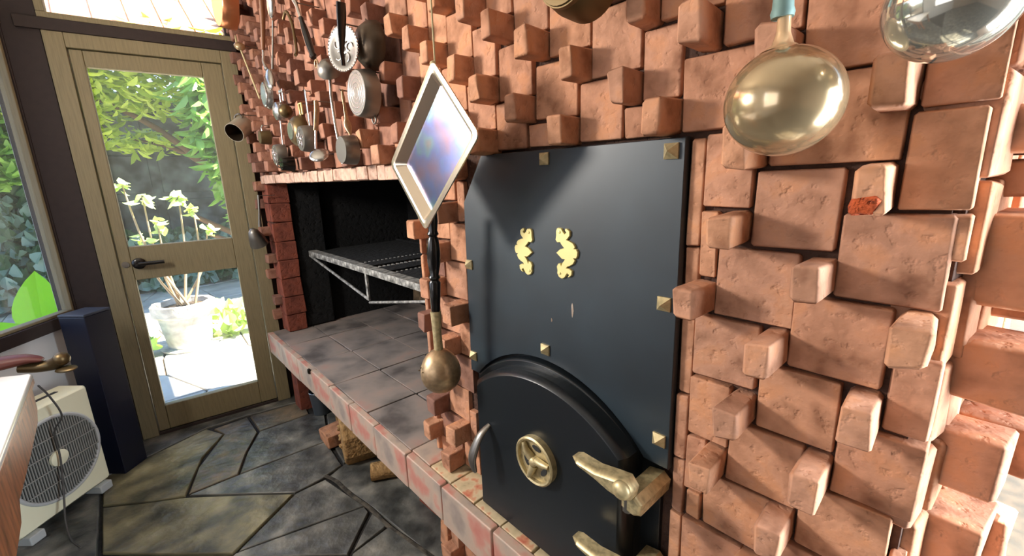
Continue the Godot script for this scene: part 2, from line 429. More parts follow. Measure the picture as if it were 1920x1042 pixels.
func build_shell():
	# floor: dark bed with flagstones laid proud of their joints
	var bed := struct("floor", "floor of dark irregular slate flagstones by the brick hearth", "floor", boxat(V(-3.3, -0.16, -1.7), V(3.2, -0.012, 2.7), 0.001), M.grout)
	for s in STONES:
		var c: Array = s[0]
		var pts := []
		var mid := Vector2.ZERO
		for i in range(0, c.size(), 2): mid += Vector2(c[i], c[i + 1]) / (c.size() / 2.0)
		for i in range(0, c.size(), 2):
			var p := Vector2(c[i], c[i + 1])
			pts.append(p - (p - mid).normalized() * 0.004)
		piece("flagstone", laid(pts, -0.03, rng.randf_range(-0.002, 0.002), 0.005), M[s[1]], bed)
	for q in [[-0.18, 3.1, -0.6, 0.6], [0.0, 3.1, -1.22, -0.62], [-0.18, 1.4, 0.62, 2.5], [1.42, 3.1, 0.62, 2.5]]:
		piece("flagstone", laid([Vector2(q[0], q[2]), Vector2(q[1], q[2]), Vector2(q[1], q[3]), Vector2(q[0], q[3])], -0.03, 0.0, 0.005), M.slate, bed)
	# pale mortar smear running beside the hearth
	var smear := [V(-2.03, -0.002, -0.545), V(-1.95, -0.001, -0.57), V(-1.80, -0.001, -0.585), V(-1.66, -0.001, -0.61), V(-1.5, -0.001, -0.622), V(-1.26, -0.001, -0.668), V(-1.1, -0.002, -0.69)]
	piece("mortar_joint", tube(curve(smear, 5), 0.011, 6, 0.25), M.pale_grout, bed)
	struct("ceiling", "plain plaster ceiling over the barbecue corner", "ceiling", boxat(V(-3.4, 2.75, -1.75), V(3.2, 2.9, 2.75), 0.001), M.ceiling)
	# glazed garden wall on the left, in its own frame
	var lx := Transform3D(Basis(Vector3.UP, deg_to_rad(146.3)), V(-1.0675, 0, 1.6017))
	struct("wall_left", "white panelled wall below the garden window", "wall", wall_mb(lx, -2.0, 2.62, 2.76, 0.10, [[0.55, 2.50, 0.745, 2.64], [-1.60, -0.20, 0.90, 2.20]]), M.white_wall)
	var w := Mb.new()
	var win := struct("window_1", "tall garden window with dark timber frame beside the door", "window", local_box(lx, V(0.53, 0.742, -0.07), V(2.52, 0.80, 0.022)), M.dark_wood)
	w = Mb.new()
	w.add(local_box(lx, V(2.50, 0.0, -0.10), V(2.635, 2.75, 0.03)))
	piece("corner_post", w, M.dark_wood, win)
	piece("transom_bar", local_box(lx, V(0.53, 2.135, -0.07), V(2.52, 2.20, 0.02)), M.dark_wood, win)
	piece("head", local_box(lx, V(0.53, 2.62, -0.07), V(2.52, 2.68, 0.02)), M.dark_wood, win)
	for q in [[2.462, 2.50], [1.48, 1.56], [0.53, 0.58]]:
		piece("mullion", local_box(lx, V(q[0], 0.80, -0.07), V(q[1], 2.64, 0.016)), M.dark_wood, win)
	for q in [[1.56, 2.462], [0.58, 1.48]]:
		for y in [[0.80, 2.135], [2.20, 2.62]]:
			var fr := Mb.new()
			fr.add(local_box(lx, V(q[0], y[0], -0.04), V(q[0] + 0.014, y[1], 0.008))); fr.add(local_box(lx, V(q[1] - 0.014, y[0], -0.04), V(q[1], y[1], 0.008)))
			fr.add(local_box(lx, V(q[0] + 0.014, y[0], -0.04), V(q[1] - 0.014, y[0] + 0.014, 0.008))); fr.add(local_box(lx, V(q[0] + 0.014, y[1] - 0.014, -0.04), V(q[1] - 0.014, y[1], 0.008)))
			piece("glazing_bead", fr, M.door_wood, win)
			piece("pane", local_box(lx, V(q[0] + 0.01, y[0] + 0.01, -0.022), V(q[1] - 0.01, y[1] - 0.01, -0.018), 0.0001), M.glass, win)
	# wall behind the camera, an added unseen fill window, and the wall to the right
	var bx := Transform3D(Basis(Vector3.UP, PI), V(0, 0, 2.55))
	struct("wall_back", "plain plastered wall behind the viewer", "wall", wall_mb(bx, -3.1, 0.9, 2.76, 0.12, []), M.plaster)
	var win2 := struct("window_2", "added unseen window in the left wall behind the viewer, for fill light", "window", local_box(lx, V(-1.62, 0.87, -0.08), V(-0.18, 0.92, 0.02)), M.dark_wood)
	for q in [[-1.60, -1.55], [-0.93, -0.87], [-0.25, -0.20]]:
		piece("mullion", local_box(lx, V(q[0], 0.92, -0.07), V(q[1], 2.20, 0.01)), M.dark_wood, win2)
	for q in [[-1.55, -0.93], [-0.87, -0.25]]:
		piece("pane", local_box(lx, V(q[0], 0.92, -0.022), V(q[1], 2.20, -0.018), 0.0001), M.glass, win2)
	var rx := Transform3D(Basis(Vector3.UP, -PI / 2), V(3.05, 0, 0))
	struct("wall_right", "plain plastered wall on the far right of the room", "wall", wall_mb(rx, -0.72, 2.6, 2.76, 0.12, []), M.plaster)
	var nx := Transform3D(Basis(), V(0, 0, -0.72))
	struct("wall_front_right", "plain plastered wall to the right of the window recess", "wall", wall_mb(nx, 0.98, 3.15, 2.76, 0.05, []), M.plaster)
	var sx := Transform3D(Basis(Vector3.UP, -PI / 2), V(0.98, 0, 0))
	struct("added_nook_wall", "added unseen side wall of the recess, with a window for side light", "wall", wall_mb(sx, -1.37, -0.72, 2.76, 0.10, [[-1.20, -0.80, 0.5, 2.1]]), M.plaster)  # added recess side and window, placed to light the wall end
	var win5 := struct("window_5", "added narrow tall window in the side of the recess, for side light", "window", local_box(sx, V(-1.22, 0.46, -0.08), V(-0.78, 0.50, 0.02)), M.dark_wood)
	piece("pane", local_box(sx, V(-1.20, 0.50, -0.03), V(-0.80, 2.10, -0.026), 0.0001), M.glass, win5)
	# recess past the end of the brick wall, with its window
	var ex := Transform3D(Basis(), V(0, 0, -1.25))
	struct("wall_recess", "wall at the back of the recess past the brick pier", "wall", wall_mb(ex, -0.02, 0.98, 2.76, 0.12, [[0.035, 0.90, 0.35, 2.25]]), M.plaster)
	var win3 := struct("window_3", "bright window in the recess past the end of the brick wall", "window", local_box(ex, V(0.03, 0.34, -0.10), V(0.91, 0.385, 0.02)), M.dark_wood)
	piece("glazing_bar", local_box(ex, V(0.03, 0.845, -0.07), V(0.91, 0.875, -0.02)), M.dark_wood, win3)
	piece("mullion", local_box(ex, V(0.45, 0.385, -0.07), V(0.49, 2.25, -0.02)), M.dark_wood, win3)
	for q in [[0.035, 0.45], [0.49, 0.90]]:
		piece("pane", local_box(ex, V(q[0], 0.385, -0.05), V(q[1], 2.25, -0.046), 0.0001), M.glass, win3)

func build_door():
	var dx := Transform3D(Basis(Vector3.UP, deg_to_rad(84.0)), V(-3.066 * 0.99452, 0, -3.066 * 0.10453))
	# surrounding post and transom
	var head := struct("trim_1", "dark timber bar across the top of the garden door", "trim", local_box(dx, V(-0.50, 2.132, -0.09), V(0.36, 2.185, 0.012)), M.dark_wood)
	var tr := struct("window_4", "transom window above the garden door", "window", local_box(dx, V(-0.42, 2.185, -0.06), V(0.345, 2.212, 0.004)), M.door_wood)
	piece("stile", local_box(dx, V(-0.42, 2.212, -0.06), V(-0.388, 2.70, 0.004)), M.door_wood, tr)
	piece("stile", local_box(dx, V(0.315, 2.212, -0.06), V(0.345, 2.70, 0.004)), M.dark_wood, tr)
	piece("top_rail", local_box(dx, V(-0.388, 2.66, -0.06), V(0.315, 2.70, 0.004)), M.door_wood, tr)
	piece("pane", local_box(dx, V(-0.39, 2.21, -0.032), V(0.317, 2.67, -0.028), 0.0001), M.glass, tr)
	struct("trim_2", "dark timber head above the transom window", "trim", local_box(dx, V(-0.55, 2.70, -0.09), V(0.5, 2.77, 0.01)), M.dark_wood)
	struct("trim_3", "narrow dark timber strip between door frame and brick wall", "trim", local_box(dx, V(0.335, 0.0, -0.12), V(0.48, 2.75, -0.03)), M.dark_wood)
	struct("trim_4", "dark timber corner post between the window and door frame", "trim", local_box(dx, V(-0.545, 0.0, -0.13), V(-0.420, 2.75, -0.004)), M.dark_wood)
	# frame and leaf
	var fr := Mb.new()
	fr.add(local_box(dx, V(-0.418, 0.0, -0.08), V(-0.345, 2.132, 0.006))); fr.add(local_box(dx, V(0.278, 0.0, -0.08), V(0.352, 2.132, 0.006)))
	fr.add(local_box(dx, V(-0.345, 2.066, -0.08), V(0.278, 2.132, 0.006)))
	var d := struct("door_1", "greyish oak garden door with two glass panels", "door", fr, M.door_wood)
	piece("threshold", local_box(dx, V(-0.345, -0.01, -0.10), V(0.278, 0.018, 0.0)), M.dark_wood, d)
	piece("stile", local_box(dx, V(-0.341, 0.022, -0.048), V(-0.292, 2.062, -0.003), 0.004), M.door_wood, d)
	piece("stile", local_box(dx, V(0.182, 0.022, -0.048), V(0.274, 2.062, -0.003), 0.004), M.door_wood, d)
	piece("top_rail", local_box(dx, V(-0.292, 1.988, -0.048), V(0.182, 2.062, -0.0035), 0.004), M.door_wood, d)
	piece("lock_rail", local_box(dx, V(-0.292, 0.918, -0.048), V(0.182, 1.100, -0.0035), 0.004), M.door_wood, d)
	piece("bottom_rail", local_box(dx, V(-0.292, 0.022, -0.048), V(0.182, 0.170, -0.0035), 0.004), M.door_wood, d)
	for y in [[1.10, 1.988], [0.170, 0.918]]:
		piece("pane", local_box(dx, V(-0.296, y[0] - 0.004, -0.026), V(0.186, y[1] + 0.004, -0.022), 0.0001), M.glass, d)
	var hd := Mb.new()
	hd.add(lathe([Vector2(0, 0), Vector2(0.030, 0), Vector2(0.030, 0.008), Vector2(0.024, 0.013), Vector2(0.014, 0.015), Vector2(0.014, 0.038), Vector2(0, 0.040)], 24), dx * rotx(PI / 2, V(-0.262, 1.008, -0.003)))
	hd.add(tube([dx * V(-0.262, 1.008, 0.03), dx * V(-0.20, 1.008, 0.034), dx * V(-0.152, 1.008, 0.032)], [0.014, 0.012, 0.012], 10, 0.8))
	piece("handle", hd, M.ebony, d)
	piece("lock_cylinder", Mb.new().add(lathe([Vector2(0, 0), Vector2(0.017, 0), Vector2(0.016, 0.005), Vector2(0.008, 0.006), Vector2(0, 0.006)], 20), dx * rotx(PI / 2, V(-0.318, 1.008, -0.003))), M.dull_steel, d)

# ------------------------------------------------------------------ brick wall
func lat(m: float, n: float) -> Vector2:      # lower right corner region of the projecting brick of course (m, n): right edge x, middle y
	return Vector2(-0.25699 + 0.10609 * m - 0.03041 * n + 0.0002 * m * m + 0.00066 * m * n - 0.00077 * n * n,
		1.31248 - 0.05696 * m - 0.11598 * n - 0.00009 * m * m - 0.0003 * m * n + 0.00021 * n * n)

# openings in the brick face: [x0, x1, y0, y1]
const OPEN := [[-2.885, -1.185, -0.1, 1.452], [-0.958, -0.342, 0.48, 1.46], [-0.345, -0.3165, 0.0, 1.46], [-3.3, -1.19, -0.1, 0.49], [-1.19, -0.3, 0.355, 0.49]]

func clip_rect(r: Array) -> Array:            # the largest piece of the rectangle left outside the openings, or []
	for h in OPEN:
		var ox: float = min(r[1], h[1]) - max(r[0], h[0]); var oy: float = min(r[3], h[3]) - max(r[2], h[2])
		if ox <= 0.001 or oy <= 0.001: continue
		var best := []; var area := 0.0
		for c in [[r[0], h[0], r[2], r[3]], [h[1], r[1], r[2], r[3]], [r[0], r[1], r[2], h[2]], [r[0], r[1], h[3], r[3]]]:
			var a: float = max(0.0, c[1] - c[0]) * max(0.0, c[3] - c[2])
			if a > area: area = a; best = c
		if best.is_empty(): return []
		r = best
	if r[1] - r[0] < 0.014 or r[3] - r[2] < 0.014: return []
	return r

const X_END := -0.012
func brick_mat(x: float) -> Material:          # left-hand bricks are coloured darker to dim the strong light there
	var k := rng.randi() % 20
	return M.dimmed_brick[k % 4] if x < -1.0 - 0.45 * rng.randf() else M.brick[k % 5]

func build_brick_wall():
	rng.seed = 5
	var core := Mb.new()
	for q in [[-3.16, -2.88, 0, 2.75], [-2.88, -1.185, 1.45, 2.75], [-1.185, -0.97, 0.0, 2.75], [-0.97, X_END - 0.02, 0.0, 2.75]]:
		core.add(boxat(V(q[0], q[2], -0.80), V(q[1], q[3], WZ - 0.014), 0.0005))
	core.add(boxat(V(-0.34, 0, -1.24), V(X_END - 0.022, 2.75, -0.80), 0.0005))
	core.add(Mb.new().add(boxat(V(-0.10, 0, -0.52), V(-0.012, 2.75, -0.02), 0.0005), Transform3D(Basis(Vector3.UP, -0.125), V(X_END, 0, -0.705))))
	var wall := struct("wall_front", "terracotta wall of square bricks with small bricks sticking out in rows", "wall", core, M.mortar)
	var shift := {[-1, -1]: -0.033, [-4, 0]: -0.016, [-5, 0]: -0.022, [-9, 0]: 0.02, [-8, 2]: -0.026, [-12, 3]: 0.022, [0, 0]: 0.013, [1, 0]: 0.017, [-6, -1]: 0.015, [-8, 0]: 0.013, [-16, 3]: 0.008, [-17, 3]: -0.019, [1, -1]: 0.04, [2, 0]: 0.02, [2, 1]: 0.01, [1, -2]: 0.018, [1, 1]: 0.008}
	var far := Mb.new()
	for m in range(-45, 12):
		for n in range(-24, 26):
			rng.seed = hash(Vector2i(m, n))
			var p := lat(m, n)
			if p.x < -3.2 or p.x > 0.3 or p.y < -0.15 or p.y > 2.85: continue
			var a := lat(m + 1, n); var b := lat(m, n + 1)
			var wd: float = a.x - p.x; var h: float = p.y - a.y; var w: float = p.x - b.x; var hh: float = p.y - b.y
			var e: float = shift.get([m, n], 0.0) + rng.randf_range(-0.003, 0.003)
			var e2: float = shift.get([m + 1, n], 0.0)
			p.x += e
			var seen: bool = p.y < 1.80 - 0.30 * p.x and p.y > 0.45
			var gap := rng.randf_range(0.0015, 0.0035)
			var y0 := p.y - h / 2
			var r := clip_rect([max(p.x + gap, -3.10), min(p.x + wd - e + e2 - gap * 0.3, X_END), y0 + gap, y0 + hh - gap])
			if not r.is_empty():
				var dz := rng.randf_range(-0.003, 0.003)
				var mb := Mb.new().add(rbox(V(r[1] - r[0], r[3] - r[2], 0.06), 0.0026, 0.0014),
					T(V((r[0] + r[1]) / 2, (r[2] + r[3]) / 2, WZ - 0.03 + dz), V(rng.randf_range(-0.012, 0.012), rng.randf_range(-0.015, 0.015), rng.randf_range(-0.008, 0.008))))
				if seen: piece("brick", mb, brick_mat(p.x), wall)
				else: far.add(mb)
			# the small brick that sticks out
			if p.x - w < -3.06 or p.x > X_END + 0.01: continue
			var bh: float = h * rng.randf_range(0.97, 1.03); var bw: float = max(0.034, w * rng.randf_range(0.98, 1.12))
			var q := [p.x - bw, p.x + 0.001, p.y - bh / 2, p.y + bh / 2]
			var hidden := false
			for o in OPEN:
				if min(q[1], o[1]) - max(q[0], o[0]) > 0.012 and min(q[3], o[3]) - max(q[2], o[2]) > 0.012: hidden = true
			if hidden: continue
			if (m == 2 and n == -1) or (p.x < -0.27 and p.x > -0.36 and p.y < 0.83):      # these few lie flush with the wall
				piece("filler_brick", boxat(V(max(q[0], -0.315) + 0.002, q[2] + 0.002, WZ - 0.05), V((X_END if m == 2 else q[1]) - 0.001, q[3] - 0.002, WZ - 0.002), 0.003, 0.001), M.brick[2], wall)
				continue
			var out := rng.randf_range(0.052, 0.064)
			if p.x > -0.33:
				out = rng.randf_range(0.066, 0.078)
				if p.y < 1.35: bh *= 0.88
			var blk := Mb.new().add(rbox(V(bw, bh, out + 0.03), 0.0042, 0.0026),
				T(V((q[0] + q[1]) / 2, p.y, WZ + (out - 0.03) / 2), V(rng.randf_range(-0.025, 0.025), rng.randf_range(-0.04, 0.04), rng.randf_range(-0.02, 0.02))))
			if m == 1 and n == -1:
				piece("broken_face", boxat(V(q[0] + 0.003, q[2] + 0.003, WZ + out - 0.01), V(q[1] - 0.006, p.y - 0.004, WZ + out + 0.0025), 0.004, 0.004), M.broken_brick, wall)
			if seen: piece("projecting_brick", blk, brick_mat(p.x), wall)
			else: far.add(blk)
	var rest := piece("upper_bricks", far, M.brick[1], wall)
	rest.set_meta("kind", "stuff")
	# upright edging bricks beside the oven front
	rng.seed = 77
	var y := 0.02
	while y < 1.44:
		var hgt: float = min(rng.randf_range(0.10, 0.19), 1.452 - y)
		piece("edging_brick", boxat(V(-0.3405, y, WZ - 0.05), V(-0.3175, y + hgt - 0.003, WZ + rng.randf_range(-0.004, 0.002)), 0.003, 0.001), M.brick[rng.randi() % 5], wall)
		y += hgt
	# end face of the wall, seen nearly edge on: it runs back a little to the right, and bricks stick out of it
	rng.seed = 91
	var ef := Transform3D(Basis(Vector3.UP, -0.125), V(X_END, 0, -0.705))
	y = 0.0
	var row := 0
	while y < 2.7:
		var z := 0.0 - (0.03 if row % 2 == 1 else 0.0)
		while z > -0.50:
			var d := rng.randf_range(0.055, 0.10)
			if y < 1.75:
				piece("end_brick", Mb.new().add(boxat(V(-0.07, y + 0.002, z - d + 0.002), V(rng.randf_range(-0.006, 0.014), y + 0.112, z - 0.002), 0.004, 0.002), ef), M.brick[rng.randi() % 5], wall)
			z -= d
		y += 0.115; row += 1
	# [top, height, distance back, reach, length]
	for q in [[0.912, 0.095, 0.085, 0.055, 0.10], [1.046, 0.085, 0.080, 0.062, 0.075], [1.035, 0.075, 0.185, 0.078, 0.06], [1.178, 0.082, 0.075, 0.10, 0.10], [1.338, 0.115, 0.075, 0.10, 0.10], [1.402, 0.045, 0.115, 0.10, 0.10],
			[1.462, 0.055, 0.06, 0.09, 0.11], [1.24, 0.05, 0.17, 0.10, 0.12], [1.125, 0.05, 0.20, 0.10, 0.12], [0.89, 0.07, 0.17, 0.075, 0.07], [1.58, 0.08, 0.06, 0.08, 0.10], [0.77, 0.085, 0.06, 0.07, 0.10]]:
		piece("end_projecting_brick", Mb.new().add(boxat(V(-0.03, q[0] - q[1], -q[2] - q[4]), V(q[3], q[0], -q[2]), 0.005, 0.003), ef), M.brick[rng.randi() % 5], wall)
	# row of cut bricks over the mouth of the firebox, and its left jamb
	var x := -2.895
	while x < -1.19:
		var l: float = min(rng.randf_range(0.055, 0.105), -1.18 - x)
		piece("lintel_brick", boxat(V(x, 1.404 + rng.randf_range(-0.002, 0.002), -0.83), V(x + l - 0.003, 1.452 + rng.randf_range(-0.003, 0.001), -0.672 + rng.randf_range(-0.004, 0.004)), 0.003, 0.0015), M.lintel_brick, wall)
		x += l
	for k in 8:
		var y1 := 1.404 - k * 0.1143
		piece("jamb_brick", boxat(V(-2.99, y1 - 0.1123, -0.805 + rng.randf_range(-0.004, 0.004)), V(-2.868 + rng.randf_range(-0.003, 0.003), y1, -0.688), 0.005, 0.0025), M.jamb_brick, wall)
	for k in 8:
		var y1 := 1.404 - k * 0.1143
		piece("jamb_brick", boxat(V(-1.183, y1 - 0.1123, -0.80), V(-1.165, y1, -0.684 + rng.randf_range(-0.003, 0.003)), 0.004, 0.002), M.brick[k % 5], wall)

# ------------------------------------------------------------------ firebox, hearth, oven
func build_hearth():
	rng.seed = 15
	var fb := thing("firebox", "deep soot-black brick firebox above the tiled hearth", "fireplace")
	var s := Mb.new()
	s.add(boxat(V(-2.99, 0.49, -1.62), V(-2.93, 2.3, -0.80), 0.001)); s.add(boxat(V(-1.03, 0.49, -1.62), V(-0.97, 2.3, -0.80), 0.001))
	s.add(boxat(V(-2.99, 2.3, -1.68), V(-0.97, 2.36, -0.80), 0.001)); s.add(boxat(V(-2.99, 0.0, -1.68), V(-0.97, 2.36, -1.62), 0.001))
	piece("chamber", s, M.soot, fb)
	for r in 4:
		var x := -2.93 + (0.0 if r % 2 == 0 else 0.12)
		while x < -1.06:
			var l: float = min(rng.randf_range(0.21, 0.26), -1.04 - x)
			piece("back_brick", boxat(V(x, 0.492 + r * 0.105, -1.62), V(x + l - 0.006, 0.59 + r * 0.105, -1.60 + rng.randf_range(-0.004, 0.004)), 0.005, 0.002), M.soot_brown if r < 2 else M.soot, fb)
			x += l
	piece("corner_pier", boxat(V(-2.93, 0.492, -0.99), V(-2.885, 1.40, -0.81), 0.006, 0.003), M.soot, fb)
	# hearth: slab, tiles and brick legs
	var h := thing("hearth", "raised tiled hearth ledge, sooty under the firebox and cream beneath the oven", "hearth", Vector3.ZERO)
	piece("slab", boxat(V(-2.975, 0.36, -1.62), V(-0.27, 0.468, -0.617), 0.002), M.grout, h)
	var xs := [-2.985, -2.64, -2.29, -1.942, -1.592, -1.242]
	var zs := [-0.62, -0.845, -1.10, -1.35, -1.60]
	for i in 5:
		for j in 4:
			var sk: float = (0.0 if j == 0 else 0.05)
			var tile := boxat(V(xs[i] + 0.003, 0.466, zs[j + 1] + 0.002), V(xs[i + 1] - 0.003, 0.489 + rng.randf_range(-0.0015, 0.0015), zs[j] - 0.002), 0.003, 0.0012)
			piece("tile", tile, M.tile_ash, h)
	var x := -1.240
	var k := 0
	while x < -0.29:
		piece("tile", boxat(V(x + 0.0015, 0.466, -0.72), V(x + 0.1165, 0.489 + rng.randf_range(-0.001, 0.001), -0.622), 0.003, 0.0012), M.tile_cream if k > 0 else M.tile_pink, h)
		x += 0.118; k += 1
	var fx := [-2.985, -2.69, -2.403, -2.177, -1.945, -1.714, -1.478, -1.233, -1.016, -0.773, -0.53, -0.27]
	for i in 11:
		piece("edge_tile", boxat(V(fx[i] + 0.0015, 0.356 + rng.randf_range(-0.003, 0.003), -0.6225), V(fx[i + 1] - 0.0015, 0.4895, -0.592 + rng.randf_range(-0.0015, 0.0015)), 0.004, 0.0015), M.tile_pink, h)
	piece("leg", boxat(V(-2.90, -0.01, -0.80), V(-2.78, 0.357, -0.668), 0.004, 0.003), M.jamb_brick, h)
	for q in [[-1.545, -1.40, 0.0, 0.12], [-1.55, -1.405, 0.122, 0.24], [-1.542, -1.398, 0.242, 0.357]]:
		piece("leg_brick", boxat(V(q[0], q[2], -0.95), V(q[1], q[3], -0.79), 0.005, 0.003), M.jamb_brick, h)
	piece("end_wall", boxat(V(-1.19, 0, -1.28), V(-1.15, 0.36, -0.715), 0.004, 0.002), M.jamb_brick, h)
	piece("back_wall", boxat(V(-2.99, 0, -1.34), V(-1.15, 0.36, -1.29), 0.004), M.soot, h)
	piece("side_wall", boxat(V(-2.99, 0, -1.29), V(-2.92, 0.36, -0.80), 0.004), M.soot, h)
	for q in [[-1.185, -1.09, 0.0, 0.11], [-1.185, -1.13, 0.112, 0.225], [-1.185, -1.08, 0.228, 0.352]]:
		piece("rough_brick", boxat(V(q[0], q[2], -0.74), V(q[1], q[3], -0.672), 0.006, 0.004), M.brick[0], h)
	# grill
	var g := thing("grill", "steel barbecue grill with slotted grate set inside the dark firebox", "grill")
	piece("front_rail", boxat(V(-2.93, 0.952, -0.885), V(-1.05, 0.985, -0.875), 0.002), M.rail_steel, g)
	piece("rail_flange", boxat(V(-2.93, 0.979, -0.925), V(-1.05, 0.985, -0.885), 0.001), M.rail_steel, g)
	piece("ash_plate", boxat(V(-2.93, 0.968, -1.50), V(-2.26, 0.974, -0.925), 0.001), M.soot, g)
	for i in 22:
		var z := -0.94 - i * 0.025
		piece("bar", tube([V(-2.26, 0.970, z), V(-1.05, 0.966, z)], 0.0075, 6), M.rail_steel, g)
	for q in [[-2.20, -2.09], [-2.02, -1.90], [-1.845, -1.06]]:
		piece("cover_plate", boxat(V(q[0], 0.976, -1.50), V(q[1], 0.984, -0.930), 0.002), M.soot, g)
	piece("rear_rail", boxat(V(-2.93, 0.955, -1.515), V(-1.05, 0.985, -1.50), 0.002), M.soot, g)
	piece("strut", boxat(V(-2.075, 0.815, -0.886), V(-2.055, 0.955, -0.876), 0.001), M.rail_steel, g)
	piece("brace", tube([V(-2.90, 0.955, -0.881), V(-2.065, 0.82, -0.881)], 0.008, 6), M.rail_steel, g)
	piece("brace", tube([V(-2.055, 0.805, -0.881), V(-1.30, 0.957, -0.881)], 0.007, 6), M.rail_steel, g)

func arc(a: Vector2, b: Vector2, apex_y: float, steps: int) -> Array:   # circle arc from a to b whose top is at apex_y
	var s: float = apex_y - (a.y + b.y) / 2
	var c := a.distance_to(b) / 2
	var r := (c * c + s * s) / (2 * s)
	var mid := (a + b) / 2
	var nrm := (b - a).orthogonal().normalized()
	if nrm.y < 0: nrm = -nrm
	var ctr := mid + nrm * (s - r)
	var t0 := (a - ctr).angle(); var t1 := (b - ctr).angle()
	if t0 < t1 - PI: t0 += TAU
	if t1 < t0 - PI: t1 += TAU
	var out := []
	for i in steps + 1: out.append(ctr + Vector2.from_angle(lerp(t0, t1, float(i) / steps)) * r)
	return out

func stud(p: Vector2, s: float, z: float) -> Mb:
	var o := Mb.new()
	var q := [V(-s, -s, 0), V(s, -s, 0), V(s, s, 0), V(-s, s, 0)]
	var q2 := [V(-s, -s, 0.004), V(s, -s, 0.004), V(s, s, 0.004), V(-s, s, 0.004)]
	var top := V(0, 0, 0.017)
	for i in 4:
		var e := (i + 1) % 4
		var nn: Vector3 = (q[i] + q[e]).normalized()
		o.flat4(q[i], q[e], q2[e], q2[i], nn)
		var fn: Vector3 = (nn + V(0, 0, 1.1)).normalized()
		o.tri(q2[i], q2[e], top, fn, fn, fn)
	o.flat4(q[0], q[1], q[2], q[3], V(0, 0, -1))
	return Mb.new().add(o, T(V(p.x, p.y, z)))

const SCROLL := [-19, 53, -11, 52, -6, 45, -2, 41, 2, 44, -2, 48, -1, 52, 5, 52, 12, 47, 12, 38, 7, 32, 3, 29, 11, 27, 21, 23, 25, 18, 26, 14, 22, 12, 29, 12, 33, 6, 32, -2, 29, -8, 22, -8, 26, -12, 21, -20, 13, -25, 5, -28, 3, -31, 10, -31, 18, -35, 17, -44, 10, -50, 5, -50, 9, -45, 5, -42, 1, -47, -2, -52, -10, -56, -19, -53, -24, -45, -23, -39, -25, -31, -21, -24, -14, -22, -12, -28, -9, -21, -2, -13, -10, -13, -18, -7, -26, -1, -15, 8, -4, 11, -11, 17, -15, 22, -23, 21, -28, 27, -26, 36, -26, 45, -24, 51]

